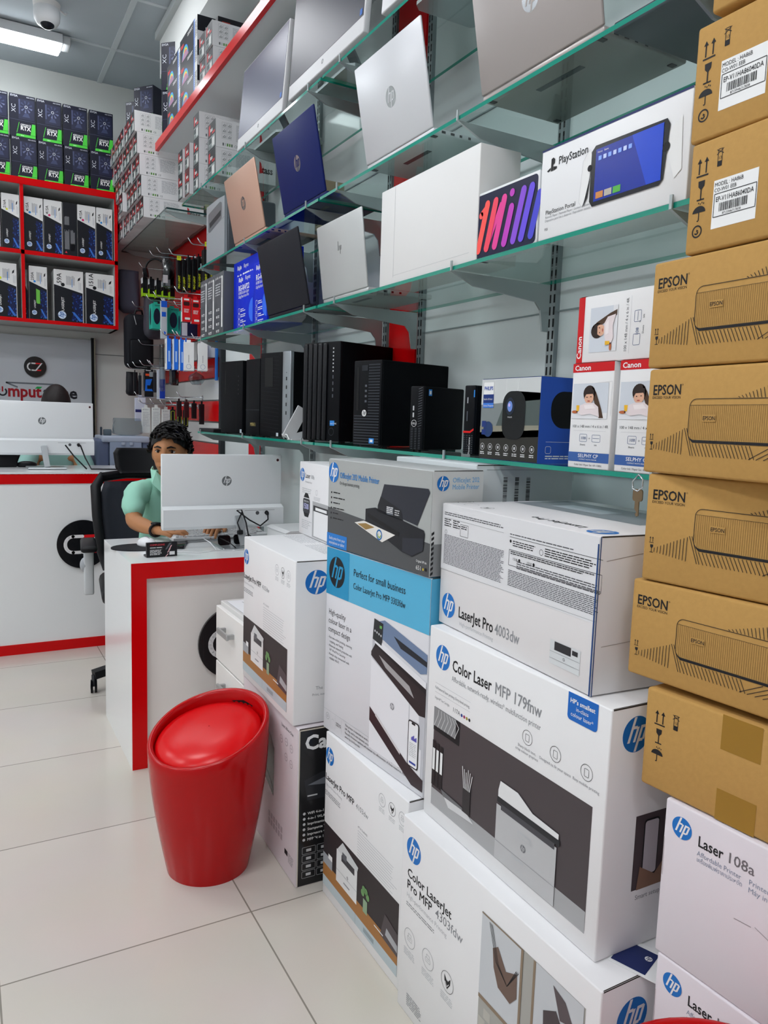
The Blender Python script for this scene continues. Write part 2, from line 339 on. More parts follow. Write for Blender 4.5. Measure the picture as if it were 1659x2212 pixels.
def p_canon(A, Nn, T, mb):
    L, h, d = A.w, A.h, Nn.w
    Nn.rect(.003, .003, d, h-.003, M('101114', .35, coat=.3)); Nn.text('Canon', .02, .062, .058, PW, 2, bold=.03)
    Nn.poly([(.02, .15), (.075, .132), (.17, .15), (.17, .21), (.03, .21)], M('26282d', .3), 2); Nn.poly([(.03, .165), (.08, .15), (.16, .166), (.16, .178)], M('6a6e76', .3), 3); Nn.rect(.03, .195, .06, .199, LGR, 3)
    for i, t in enumerate(('WiFi 4-in-1 printer', '4-in-1 WLAN', 'Imprimante WiFi', 'Stampante WiFi', 'Impresora 4 en 1', 'MFP "4 in 1"')):
        v = .248+i*.0155; Nn.circ(.022, v, .0042, LGR, 2, 12); Nn.text(t, .032, v+.004, .011, PW, 2, bold=.01)
    for i in range(4):
        for j in range(2):
            Nn.loop(rrect(.018+j*.045, .348+i*.024, .018+j*.045+.04, .368+i*.024, .002, 2), .0008, LGR, 2); Nn.rect(.03+j*.045, .354+i*.024, .045+j*.045, .362+i*.024, LGR, 2)
    pk = M('dcd3d8', .45)
    A.rect(.003, .003, L-.003, h-.003, pk); A.text('Laser All-in-One', L-.13, .035, .014, INK, 2)
    for i, (u, v) in enumerate(((.36, .075), (.40, .07), (.44, .075), (.40, .115), (.44, .12))): A.ring(u, v, .011, .0012, M('77696f', .5), 2); A.line([(u-.005, v), (u+.005, v)], .0015, M('77696f', .5), 2)
    A.poly([(.2, .075), (.27, .1), (.3, .13), (.3, .28), (.2, .24)], M('1c1b1f', .25), 2); A.poly([(.21, .2), (.29, .25), (.29, .27), (.21, .235)], M('55555c', .3), 3)
    for i in range(6):
        for j in range(2): A.rect(.26+i*.021, .34+j*.022, .275+i*.021, .358+j*.022, M('b3a8af', .5), 2)
    A.rect(.4, .39, .425, .405, INK, 2); A.fine(.43, .39, .47, .42, .005, GRY, 2)
    Wn = M('cfc6b8', .8)
    Nn.line([(.004, .004), (.004, h-.004)], .003, Wn, 3); Nn.line([(.004, .004), (d-.01, .004)], .0035, Wn, 3)   # worn edges
carton('printer_box', 'scuffed carton with black side panel and pinkish front, on the floor behind red stool', 'box', (.785, 1.841), (.795, 2.33), .36, 0, .465, M('d5cdd1', .5), p_canon)
def p_3303(A, Nn, T, mb):
    L, h, d = A.w, A.h, Nn.w; SKY = M('57b3da', .4); DS = M('1f93c4', .4); GW = M('dfdfe4', .4)
    A.rect(.001, .0015, L-.0005, .127, SKY); A.rect(.001, .0015, .118, .127, DS, 2); A.hp(.056, .062, .041, BLK, DS, 3)
    T.rect(.001, 0, L-.001, d-.001, SKY); Nn.rect(.0005, .0015, d, .127, SKY)
    A.text('Perfect for small business', .14, .055, .0265, INK, 3, sx=.85, maxw=.23); A.text('Color LaserJet Pro MFP 3303fdw', .14, .088, .0225, INK, 3, maxw=.232)
    for i, t in enumerate(('High-quality', 'colour laser in a', 'compact design')): A.text(t, .017, .181+i*.0235, .0215, INK, 1, sx=.85, maxw=.122)
    for i, t in enumerate(('- Fast two-sided printing, scanning,', '   copying, and faxing', '- Advanced network protection with', '   HP Wolf Pro Security', '- Always stay connected with', '   reliable Wi-Fi')): A.text(t, .017, .246+i*.0115, .0095, M('5b5c60', .5), 1, maxw=.125)
    # printer picture
    P = M('e9e9ee', .4); D = M('2b2226', .35); BL = M('6f83a3', .35)
    A.poly([(.238, .19), (.463, .235), (.463, .47), (.235, .47)], M('c4c5cc', .4), 2); A.poly([(.235, .24), (.44, .318), (.452, .47), (.235, .395)], P, 2.4); A.poly([(.25, .195), (.463, .245), (.463, .265), (.25, .21)], M('1f1c20', .4), 2.7); A.rect(.235, .395, .452, .47, P, 2.5); A.rect(.40, .3, .404, .47, M('c9cad0', .4), 3)
    A.poly([(.245, .15), (.29, .135), (.463, .172), (.463, .215), (.44, .222), (.27, .18)], BL, 3); A.poly([(.33, .163), (.463, .188), (.463, .2), (.36, .185)], M('1d222c', .3), 4)
    A.poly([(.25, .185), (.463, .235), (.463, .25), (.25, .2)], P, 4)
    A.poly([(.235, .225), (.25, .205), (.463, .262), (.463, .315), (.44, .318), (.235, .235)], D, 4); A.poly([(.27, .225), (.4, .262), (.42, .285), (.3, .248)], M('a7a4a6', .3), 5)
    A.poly([(.245, .14), (.285, .145), (.28, .2), (.24, .192)], M('24282c', .3), 5)
    for i in range(4): A.circ(.25+.009*i, .17+.002*i, .003, M('c8ccd0', .4), 6, 10)
    A.rect(.27, .152, .28, .159, M('6db35b', .4), 6)
    A.hp(.333, .333, .0085, M('8f9095', .3), P, 4)
    A.poly([(.235, .365), (.4, .445), (.463, .462), (.463, .49), (.42, .49), (.235, .4)], M('33262b', .35), 4); A.poly([(.262, .372), (.372, .43), (.372, .437), (.262, .38)], M('d8d4d6', .4), 5)
    # phone
    A.rect(.402, .338, .444, .448, M('15161a', .3), 6, .007); A.rect(.405, .341, .441, .445, M('f0f1f4', .4), 7, .005); A.rect(.416, .341, .43, .346, BLK, 8, .002)
    for i in range(7): A.rect(.416+i*.003, .376-.002*((i*5) % 4), .4185+i*.003, .383, M('5b55b8', .4), 8)
    A.fine(.41, .39, .436, .425, .0042, LGR, 8); A.rect(.411, .434, .436, .439, M('2b3f9a', .4), 8)
    A.line([(0.002, .447), (.3, .447)], .0007, LGR, 2); A.line([(0.002, .447), (.463, .447)], .0006, LGR, 1)
    printer_icon(A, .025, .464, .009); A.ring(.053, .47, .006, .001, LGR, 2, a0=200, a1=340); A.text('22215', .07, .475, .013, INK, 2, maxw=.026)
    for u in (.04, .066, .1): A.line([(u, .45), (u, .49)], .0006, LGR, 2)
    for i, t in enumerate(('This printer is intended to work only with new or reused cartridges that have a new or reused', 'HP chip, and it uses dynamic security measures to block cartridges using a non-HP chip.', 'Periodic firmware updates will maintain the effectiveness of these measures. More at:', 'www.hp.com/learn/ds')): A.text(t, .118, .459+i*.0105, .0085, INK, 2, maxw=.33 if i < 3 else .08)
carton('printer_box', 'tall printer carton with a sky blue top band and a phone picture', 'box', (.884, 1.358), (.85, 1.822), .35, .471, .504, M('dfdfe4', .42), p_3303)
def p_oj(A, Nn, T, mb):
    L, h, d = A.w, A.h, Nn.w; G1 = M('a9adac', .32, coat=.2); G2 = M('4c4e51', .35, coat=.2)
    A.rect(.0015, .0015, L-.0015, h-.0015, G1); A.poly([(.0015, .128), (L-.0015, .158), (L-.0015, h-.0015), (.0015, h-.0015)], G2, 2)
    Nn.rect(.001, .001, d-.001, h-.001, M('d5d8d8', .4)); Nn.rect(.001, .16, d-.001, h-.001, M('8d9092', .4), 2)
    for i in range(9): Nn.poly([(.001, .135+i*.011), (.008, .131+i*.011), (.008, .137+i*.011), (.001, .141+i*.011)], INK, 3)
    A.hp(.029, .035, .0265, HPB, PW, 3); BT = M('2c87cf', .4)
    A.text('OfficeJet 202 Mobile Printer', .062, .047, .0215, BT, 3, bold=.008, maxw=.19); A.text('On-the-go business printing', .062, .064, .0125, INK, 3, maxw=.098)
    for i, w in enumerate((.035, .06, .035, .06, .03, .055)): A.circ(.02, .088+i*.0135, .003, INK, 3, 8); A.fine(.03, .086+i*.0135, .03+w, .0915+i*.0135, .006, INK, 3, rag=0, seed=i)
    A.rect(.0, .196, .106, h-.001, M('1e7bd0', .4), 3); A.text('Easily print from your', .012, .212, .011, PW, 4, maxw=.085); A.text('smartphone or tablet', .012, .224, .011, PW, 4, maxw=.082)
    D = M('1b1d24', .3); D2 = M('2b2e38', .3)
    A.poly([(.275, .045), (.452, .040), (.458, .048), (.415, .125), (.25, .104)], D2, 4); A.poly([(.262, .075), (.35, .098), (.36, .122), (.25, .113), (.25, .098)], D, 5)
    A.rect(.29, .095, .318, .114, M('5f656e', .3), 6); A.fine(.29, .096, .318, .113, .004, PW, 7); A.fine(.324, .1, .345, .114, .005, LGR, 6)
    A.poly([(.195, .112), (.24, .104), (.44, .132), (.445, .14), (.44, .178), (.4, .197), (.36, .193), (.195, .145)], D, 5); A.poly([(.205, .12), (.345, .15), (.345, .16), (.205, .13)], M('0c0d10', .3), 6)
    A.poly([(.36, .19), (.4, .195), (.44, .176), (.44, .15), (.36, .16)], D2, 6)
    A.poly([(.145, .152), (.19, .142), (.33, .158), (.275, .183)], M('e6e4df', .4), 7); A.poly([(.16, .153), (.2, .147), (.24, .152), (.2, .163)], M('9a7b46', .4), 8); A.ring(.262, .167, .011, .004, M('2b6fb0', .4), 8); A.ring(.262, .167, .006, .003, M('7ca63c', .4), 8, a1=200)
    A.text('Original HP ink', L-.05, .205, .008, PW, 4, maxw=.04); A.text('651', L-.05, .222, .014, PW, 4); A.circ(L-.012, .217, .004, INK, 4); A.circ(L-.022, .218, .003, M('c8b23c', .5), 4)
    Nn.hp(.027, .028, .0165, HPB, PW, 3); Nn.text('OfficeJet 202', .052, .026, .0155, M('6db3e3', .4), 3, maxw=.075); Nn.text('Mobile Printer', .052, .041, .0155, M('6db3e3', .4), 3, maxw=.075)
    for i in range(5): Nn.circ(.07, .072+i*.014, .003, INK, 3, 8); Nn.fine(.08, .07+i*.014, .12, .075+i*.014, .006, INK, 3, rag=.3, seed=i+9)
carton('portable_printer_box', 'grey carton picturing a small black portable printer, on top of the sky blue banded carton', 'box', (.879, 1.360), (.85, 1.824), .14, .977, .232, M('c3c6c6', .4), p_oj)
def p_4303(A, Nn, T, mb):
    L, h, d = A.w, A.h, Nn.w; W_ = M('dcddde', .4)
    A.hp(.047, .062, .0285, HPB, WHT); A.text('Color LaserJet', .025, .130, .0285, INK, bold=.014); A.text('Pro MFP', .025, .157, .0285, INK, bold=.014); A.text('4303fdw', .138, .157, .028, GRY, bold=.004)
    A.text('High-performance Printing', .025, .178, .0145, LGR); A.fine(.025, .19, .14, .2, .005, GRY, seed=4)
    for i, (u, fn) in enumerate(((.044, printer_icon), (.118, printer_icon), (.191, fox_icon))): fn(A, u, .268, .0215); A.fine(u-.022, .298, u+.024, .315, .0045, LGR, seed=i)
    A.fine(.04, .4, .1, .43, .005, GRY, seed=9)
    bg = M('bfc1bf', .5); A.rect(.294, .049, L-.03, h-.004, M('a9a8a2', .5))
    for r in range(8):
        for c in range(7): A.rect(.295+c*.042-(r % 2)*.015+.016, .235+r*.024, .331+c*.042-(r % 2)*.015, .255+r*.024, M('b9b7ae', .6), 2)
    A.rect(.294, .049, .41, .222, M('c9cdd1', .5), 3); A.rect(.294, .049, .41, .052, M('8c7a66', .5), 4); A.rect(.407, .049, .413, .222, M('8c7a66', .5), 4); A.rect(.294, .214, .413, .222, M('8c7a66', .5), 4)
    BR = M('6f5a50', .5); A.poly([(.33, .1), (.345, .088), (.37, .12), (.4, .105), (.402, .15), (.385, .172), (.35, .165), (.335, .135)], BR, 5)
    for i in range(3): A.line([(.318+i*.004, .056), (.34+i*.004, .12), (.375, .145), (.398+i*.003, .1)], .0012, INK, 6)
    A.rect(.44, .049, .446, .25, M('8c7a66', .5), 4); A.rect(.446, .049, .56, .3, M('c6cace', .5), 3)
    A.poly([(.47, .12), (.5, .1), (.53, .14), (.545, .2), (.51, .26), (.475, .2)], M('4b4245', .5), 5); A.poly([(.49, .06), (.52, .07), (.54, .1), (.51, .11)], M('5a5053', .5), 5)
    A.rect(.31, .35, .36, .44, M('3c3d40', .4), 4); A.fine(.3, .3, .36, .34, .01, GRY, 4)
    Nn.hp(.07, .068, .034, HPB, WHT); T.fine(.3, .2, .5, .3, .01, LGR)
o = carton('printer_box', 'largest white printer carton on the floor, with a brick wall picture', 'box', (.833, .756), (.83, 1.349), .42, 0, .453, WHT, p_4303)
# shipping leaflet slipped on top of it
mb = MB(); f = FP(mb, (0, 0, 0), (0, -1, 0), (-1, 0, 0), (0, 0, 1)); mb.box(-.075, 0, -.05, .06, 0, .0012, PW)
f.o = Vector((0, .06, .0012)); f.rect(.003, .01, .06, .07, M('1d2a5c', .4)); f.hp(.05, .03, .006, PW, M('1d2a5c', .4), 2); f.rect(.07, .0, .1, .03, INK); f.fine(.074, .006, .098, .026, .006, PW, 2)
o = mb.build('leaflet'); o.location = (.985, .775, .4538); o.rotation_euler = (0, 0, .35); tag(o, 'dark blue and white leaflet poking out between two white printer cartons', 'leaflet')
def p_179(A, Nn, T, mb):
    L, h, d = A.w, A.h, Nn.w; DK = M('4a4346', .4)
    A.hp(.0545, .057, .0265, HPB, WHT); A.text('Color Laser', .091, .073, .0335, INK, bold=.016, maxw=.135); A.text('MFP 179fnw', .236, .0725, .032, GRY, bold=.014, maxw=.135)
    A.text('Affordable, network-ready, wireless* multifunction printer', .091, .095, .0155, GRY, maxw=.28)
    A.line([(.03, .118), (.16, .118)], .0006, LGR); A.text('Full-featured laser printing. Entry-level pricing.', .03, .131, .0088, GRY, maxw=.128); A.line([(.03, .138), (.16, .138)], .0006, LGR)
    A.text('Original HP Toner Cartridges', .03, .153, .008, GRY, maxw=.056); A.text('117A', .098, .158, .013, M('6d6e72', .5))
    for i, c in enumerate(('26408f', 'a3305f', 'a89a3f', '1c1c1f')): A.circ(.132+i*.009, .155, .0034, M(c, .5))
    A.rect(.031, .171, .505, .385, DK); A.poly([(.031, .352), (.28, .352), (.505, .352), (.505, .39), (.031, .39)], M('a8a9ab', .4), 2)
    A.rect(.031, .171, .128, .222, BLK, 3); A.rect(.031, .171, .115, .212, M('8c8d8f', .5), 4)
    for i in range(7): A.line([(.034+i*.013, .212), (.048+i*.013, .185), (.05+i*.01, .172)], .0018, M('c9cacb', .4), 5)
    for i, u in enumerate((.031, .045, .06)): A.rect(u, .245+i*.002, u+.012, .345, M('1c1a1d', .4), 4); A.rect(u+.002, .262, u+.011, .31, PW, 5); 
    A.poly([(.075, .345), (.16, .345), (.19, .36), (.1, .368)], M('d5d6d8', .4), 5); A.poly([(.07, .34), (.15, .344), (.15, .349), (.08, .352)], M('6f7073', .4), 6)
    A.rect(.15, .29, .176, .35, M('2c2a2d', .3), 6)
    for i in range(6): A.line([(.153+i*.004, .3), (.146+i*.007, .256+.004*(i % 3))], .0018, PW, 7)
    mono_printer(A, .262, .232, .172, .16, 6, 'bcbdbf')
    for i, u in enumerate((.3375, .412, .487)):
        A.ring(u, .121, .0135, .0008, INK, 2); A.loop(rrect(u-.005, .115, u+.005, .128, .001, 2), .0007, INK, 2)
        A.text(('Sharp black text,', 'Designed to fit your space', 'Easy mobile printing')[i], u, .145, .0075, GRY, 2, align='C')
    A.text('crisp colour graphics', .3375, .153, .0075, GRY, 2, align='C')
    A.poly(rrect(.435, .0015, .504, .048, .006, 5, (0, 0, .007, .007)), M('1667c0', .4), 2); A.text("HP's smallest", .469, .018, .0108, PW, 3, bold=.02, align='C'); A.text('in-class', .469, .029, .010, PW, 3, align='C'); A.text('colour laser*', .469, .040, .010, PW, 3, align='C')
    Nn.hp(.056, .048, .03, HPB, WHT); Nn.rect(.07, .19, .3, .32, M('4c4145', .4)); Nn.rect(.09, .2, .125, .3, BLK, 2, .006); Nn.rect(.092, .203, .123, .297, M('bcb6bd', .4), 3, .005); Nn.poly([(.08, .32), (.085, .28), (.12, .3), (.15, .27), (.16, .32)], M('8a6a58', .5), 4); Nn.text('Smart setup', .08, .338, .012, GRY)
    T.hp(.44, .23, .03, HPB, WHT, 1, 180)
carton('printer_box', 'wide white carton picturing a printer against a dark wall, with small blue corner flag', 'box', (.868, .808), (.874, 1.340), .42, .454, .424, WHT, p_179)
def p_4003(A, Nn, T, mb):
    L, h, d = A.w, A.h, Nn.w
    A.hp(.040, .216, .0265, HPB, WHT); A.text('LaserJet Pro', .081, .231, .0325, INK, bold=.016, maxw=.128); A.text('4003dw', .215, .231, .031, GRY, bold=.008, maxw=.08); A.text('High-performance Printing', .087, .247, .0115, LGR)
    A.line([(.001, .143), (L, .137)], .0007, GRY); A.rect(.001, .001, L-.001, .141, M('dfe0e3', .4))
    for i, (u0, v0, u1, v1, p) in enumerate(((.01, .018, .23, .026, .004), (.012, .066, .235, .13, .0029), (.25, .030, .44, .033, .004), (.25, .098, .5, .128, .0031), (.275, .078, .5, .095, .004))): A.fine(u0, v0, u1, v1, p, M('4a4b50', .6), 2, rag=.06, th=.42, seed=i+20)
    for u in (.01, .045): A.fine(u, .032, u+.03, .052, .0045, INK, 2, rag=.5, seed=3)
    A.line([(.01, .03), (.23, .032)], .0005, GRY, 2); A.loop([(.075, .037), (.105, .037), (.105, .061), (.075, .061)], .0008, INK, 2); A.fine(.078, .04, .1, .048, .004, INK, 2)
    A.ring(.018, .06, .004, .001, GRY, 2)
    A.line([(.25, .036), (.5, .036)], .0008, INK, 2); A.circ(.253, .044, .003, INK, 2); A.fine(.26, .042, .33, .054, .004, INK, 2, seed=4); A.ring(.345, .05, .005, .0008, INK, 2); A.fine(.355, .041, .49, .055, .004, INK, 2, seed=6)
    A.loop([(.25, .06), (.5, .06), (.5, .089), (.25, .089)], .0009, INK, 2); A.fine(.255, .062, .49, .068, .0035, INK, 3, seed=8); A.text('151A', .262, .078, .007, INK, 3); A.circ(.283, .0755, .003, INK, 3); A.text('151X', .305, .078, .007, INK, 3); A.circ(.326, .0755, .003, INK, 3)
    P = M('d5d9db', .5); u, v = .384, .194; A.rect(u, v, u+.078, v+.042, P, 2); A.rect(u+.012, v+.001, u+.055, v+.016, M('2c2d31', .4), 3); A.rect(u+.058, v+.004, u+.072, v+.012, M('2c2d31', .4), 3); A.line([(u, v+.02), (u+.078, v+.02)], .0006, GRY, 3); A.line([(u, v+.032), (u+.078, v+.032)], .0006, GRY, 3); A.hp(u+.038, v+.026, .003, GRY, P, 3)
    BLU = M('123f7a', .5); A.rect(L-.004, .012, L-.001, h, BLU, 3); Nn.rect(.0, .0, .002, h, BLU, 3)
    # hand hole pressed in the cardboard
    Nn.loop([(.015, .04), (.1, .03), (.112, .05), (.112, .16), (.1, .175), (.015, .18)], .0012, M('b5adab', .6), 2, False); Nn.circ(.112, .125, .012, M('cbc5c3', .6), 2, 18); Nn.ring(.112, .125, .012, .0016, M('9d9592', .6), 3)
    T.hp(.45, .33, .026, HPB, WHT, 1, 180); T.text('LaserJet Pro', .40, .315, .03, INK, 1, bold=.012, rot=180); T.rect(.02, .05, .4, .2, M('8e959a', .35)); T.rect(.1, .1, .25, .16, M('b9c2c8', .35), 2)
    T.ring(.05, .33, .016, .0008, GRY); fox_icon(T, .11, .33, .014, 1)
carton('printer_box', 'white carton lying flat with small print covering the upper half of its front', 'box', (.874, .862), (.902, 1.352), .37, .880, .261, M('e4e2e3', .42), p_4003)
def p_grey(A, Nn, T, mb):
    f = Nn
    for i, u in enumerate((.08, .115, .15)):
        for k in range(26): f.rect(u, .03+k*.0028, u+.012, .03+k*.0028+random.choice((.0008, .0016, .002)), INK, 2)
    f.fine(.075, .11, .2, .135, .006, GRY, 2); f.line([(.03, .012), (.3, .012), (.3, .04)], .0014, M('aab0b3', .5), 2)
carton('printer_box', 'pale carton with upright barcodes pushed back behind the grey portable printer carton', 'box', (1.035, 1.42), (1.03, 1.78), .3, .98, .238, M('d3dadc', .45), p_grey)
def p_108(A, Nn, T, mb):
    L = A.w; o = 0
    A.hp(.03, .034, .0165, HPB, WHT); A.text('Laser', .057, .047, .0225, INK, bold=.016, maxw=.04); A.text('108a', .1015, .0465, .0215, M('6f6a6e', .5), bold=.008)
    c = M('8a94a8', .5); A.text('Affordable Printer', .057, .061, .0105, c, maxw=.068); A.text('เครื่องพิมพ์ราคาประหยัด', .057, .070, .009, c, maxw=.07); A.text('Printer Terjangkau', .136, .061, .0105, c); A.text('Máy in giá hợp lý', .136, .072, .0105, c)
    A.line([(.12, .12), (.145, .118)], .0012, M('9a9296', .6)); A.line([(.15, .115), (.17, .122)], .001, M('9a9296', .6)); A.line([(.002, .06), (.003, .12)], .001, M('aaa2a6', .6))
for i, (z, N_, F_, lab) in enumerate(((.527, (.909, .565), (.9, .722), 'small white printer carton directly under the brown cartons, topmost of its kind'), (.2635, (.906, .562), (.9, .716), 'small white printer carton second from the floor, at the bottom right corner'), (0, (.906, .562), (.9, .716), 'small white printer carton on the floor, lowest under the brown stack'))):
    d = Vector((N_[0]-F_[0], N_[1]-F_[1])).normalized()*.385
    carton('printer_box', lab, 'box', (F_[0]+d.x, F_[1]+d.y), F_, .28, z, .2425 if i == 0 else .263, M('ddd6dc', .42), p_108, 'small white printer cartons under the brown stack')
def p_108c(A, Nn, T, mb):
    L = A.w; A.hp(.028, .042, .022, HPB, WHT); A.text('Laser', .056, .05, .022, INK, bold=.012); A.text('108a', .108, .05, .018, GRY); A.text('Affordable Printer', .056, .066, .009, LGR)
    A.fine(.03, .085, .12, .1, .006, LGR); A.poly([(.045, .115), (.06, .1), (.085, .1), (.1, .115)], INK); A.rect(.04, .118, .105, .165, M('23252e', .4), 1, .008); A.poly([(.045, .165), (.1, .165), (.09, .178), (.056, .178)], INK)
    A.text('1500', .043, .152, .026, M('cfd0ff', .4), 2, bold=.01, maxw=.06); A.text('PRINT UP TO', .05, .13, .008, PW, 2, maxw=.045); A.fine(.03, .19, .13, .22, .006, LGR, rag=.4)
    A.ring(.165, .09, .008, .0008, GRY); A.fine(.14, .105, .2, .115, .004, LGR); A.rect(.13, .12, .3, .235, M('a9aaac', .4)); A.rect(.145, .15, .3, .23, M('eaeaeb', .4), 2); A.rect(.14, .132, .3, .15, M('2b2c30', .4), 3); A.rect(.16, .137, .26, .146, PW, 4)
carton('printer_box', 'small white printer carton with a black 1500 badge, on the stack behind the drawers', 'box', (.967, 2.02), (.988, 2.349), .25, .93, .24, M('e6e6e8', .42), p_108c)
# ---------------------------------------------------------------- brown projector cartons
def arrows(f, u, v, s, l=1):
    for k in (0, .55): f.line([(u+k*s, v+s), (u+k*s, v+.2*s)], .1*s, INK, l); f.poly([(u+k*s-.18*s, v+.3*s), (u+k*s, v), (u+k*s+.18*s, v+.3*s)], INK, l)
    f.line([(u-.2*s, v+1.12*s), (u+.75*s, v+1.12*s)], .1*s, INK, l)
def goblet(f, u, v, s, l=1): f.poly([(u-.22*s, v), (u+.22*s, v), (u+.2*s, v+.3*s), (u, v+.5*s), (u-.2*s, v+.3*s)], INK, l); f.line([(u, v+.45*s), (u, v+s)], .08*s, INK, l); f.line([(u-.25*s, v+s), (u+.25*s, v+s)], .08*s, INK, l)
def umbrella(f, u, v, s, l=1):
    f.poly([(u+.5*s*math.cos(math.radians(a)), v+.5*s-.4*s*math.sin(math.radians(a))) for a in range(0, 181, 15)], INK, l); f.line([(u, v+.5*s), (u, v+s), (u-.12*s, v+s)], .07*s, INK, l)
    for k in range(4): f.rect(u-.1*s+k*.13*s, v-.12*s+.06*s*(k % 2), u-.04*s+k*.13*s, v-.02*s+.06*s*(k % 2), INK, l)
def recyc(f, u, v, r, l=1): f.ring(u, v, r, .002, INK, l); f.poly([(u-.1*r, v-.4*r), (u+.4*r, v-.1*r), (u-.1*r, v+.1*r)], INK, l); f.line([(u-.5*r, v+.3*r), (u, v+.5*r), (u+.3*r, v+.1*r)], .002, INK, l)
def batt(f, u, v, s, l=1): f.loop([(u, v), (u+.3*s, v), (u+.3*s, v+s), (u, v+s)], .0009, INK, l); f.rect(u, v+.7*s, u+.3*s, v+s, INK, l); f.line([(u-.1*s, v), (u+.4*s, v+.3*s)], .0009, INK, l); f.line([(u-.1*s, v+.3*s), (u+.4*s, v)], .0009, INK, l); f.text('13', u+.03*s, v+.6*s, .25*s, INK, l)
def p_epson(A, Nn, T, mb):
    A.text('EPSON', .010, .0375, .0205, INK, bold=.018, maxw=.053); A.text('EXCEED YOUR VISION', .010, .0435, .0056, INK, maxw=.053); A.ring(.0655, .024, .001, .0004, INK)
    a, b, c, d = .081, .0445, .372, .1015
    A.loop(rrect(a, b, c, d, .011, 6), .0009, INK, 2)
    A.poly([(a+.003, d-.002), (a+.011, d+.0005), (c-.011, d+.0005), (c-.003, d-.002), (c-.008, d+.0035), (a+.009, d+.0035)], INK, 2)
    A.line([(a, b+.0085), (c, b+.0085)], .0005, INK, 2)
    u = a+.003
    while u < c-.002:
        v1 = d-(.008 if u < a+.006 else .001)
        A.line([(u, b+.009), (u, v1)], .00042, M('5c4526', .8), 2); u += .0031
    A.rect(.105, .066, .127, .0755, KRAFT, 3); A.text('EPSON', .1055, .0735, .0078, INK, 4, bold=.01, maxw=.0205)
    A.rect(.236, .058, .29, .095, INK, 3, .006); A.ring(.263, .078, .0155, .0008, KRAFT, 4); A.circ(.254, .071, .005, KRAFT, 4); A.circ(.262, .077, .004, KRAFT, 4)
    for i in range(11): A.line([(.019+i*.0052, .1165+i*.0006), (.0195+i*.0052, .110-i*.0023)], .0009, INK, 2)
    for i in range(2): A.line([(.0745+i*.004, .085), (.0885+i*.004, .1235)], .0009, INK, 2)
    for i in range(17): A.line([(.09+i*.0058, .106+min(i, 2)*0), (.0985+i*.0058, .1235)], .0009, INK, 2)
    for i in range(6): A.line([(.183+i*.011, .1235), (.215+i*.0125, .106)], .0009, INK, 2)
    for i in range(15): A.line([(.163+i*.0053, .0435), (.160+i*.0053, .042-i*.0016)], .0009, INK, 2)
    for i in range(2): A.line([(.24+i*.004, .018), (.255+i*.004, .0435)], .0009, INK, 2)
    for i in range(16): A.line([(.265+i*.0055, .0435), (.264+i*.0055, .018+i*.0008)], .0009, INK, 2)
    arrows(A, .0115, .094, .008); goblet(A, .0145, .106, .0115)
def p_end(A, Nn, T, mb):
    arrows(A, .016, .022, .021); goblet(A, .0215, .052, .025); umbrella(A, .0205, .083, .022); recyc(A, .0195, .119, .0075); batt(A, .046, .018, .022)
    A.rect(.043, .058, .112, .121, PW, 1); A.text('MODEL : HA86B', .0445, .0665, .0075, INK, 2, maxw=.045); A.text('CO-W01 EEB', .0445, .0735, .007, INK, 2, maxw=.035)
    A.loop([(.0455, .076), (.1105, .076), (.1105, .106), (.0455, .106)], .0009, INK, 2); A.text('EP-V11HA86040DA', .048, .0865, .0092, INK, 2, bold=.006, maxw=.059)
    R = random.Random(4); u = .054
    while u < .098: w = R.choice((.0005, .0009, .0014)); A.rect(u, .089, u+w, .1, INK, 2); u += w+R.choice((.0006, .001))
    A.text('8715946717838', .06, .1045, .0045, INK, 2, maxw=.03)
def p_brown(A, Nn, T, mb):
    arrows(A, .021, .030, .019); goblet(A, .0262, .058, .022); umbrella(A, .0255, .088, .02); batt(A, .05, .028, .022)
    TP = M('9a7327', .35); A.rect(.125, .0, .183, .05, TP); A.rect(.125, .107, .183, .152, TP)
def stack_box(name, lab, F_, N_, z, h, L, dep, paint, g):
    d = Vector((N_[0]-F_[0], N_[1]-F_[1])).normalized()*L
    return carton(name, lab, 'box', (F_[0]+d.x, F_[1]+d.y), F_, dep, z, h, KRAFT, paint, g, bev=.004)
gE = 'brown projector cartons with line drawings'; gM = 'brown cartons with white model stickers'
stack_box('shipping_box', 'plain brown carton with tape squares and arrow symbols, lowest brown one of the stack', (.9, .772), (.916, .57), .7715, .152, .385, .28, p_brown, None)
stack_box('projector_box', 'brown projector carton with a lens drawn on it, just above the taped brown carton', (.9, .814), (.9215, .59), .934, .149, .385, .19, p_epson, gE)
stack_box('projector_box', 'brown projector carton with line drawing, middle one of the three alike', (.9, .8), (.925, .62), 1.085, .1605, .385, .19, p_epson, gE)
stack_box('projector_box', 'brown projector carton with line drawing, directly below the topmost one of the three alike', (.9, .812), (.888, .6), 1.247, .152, .385, .19, p_epson, gE)
stack_box('projector_box', 'brown projector carton with line drawing, topmost of its kind under the stickered cartons', (.9, .817), (.893, .632), 1.401, .1515, .385, .19, p_epson, gE)
stack_box('shipping_box', 'brown carton with a white model sticker, lower of the two stickered ones', (.9, .765), (.8935, .645), 1.555, .148, .24, .385, p_end, gM)
stack_box('shipping_box', 'brown carton with a white model sticker, upper of the two stickered ones', (.9, .77), (.899, .65), 1.705, .152, .24, .385, p_end, gM)
stack_box('shipping_box', 'brown carton at the very top of the stack, mostly outside the picture', (.9, .75), (.899, .65), 1.867, .15, .24, .385, None, None)
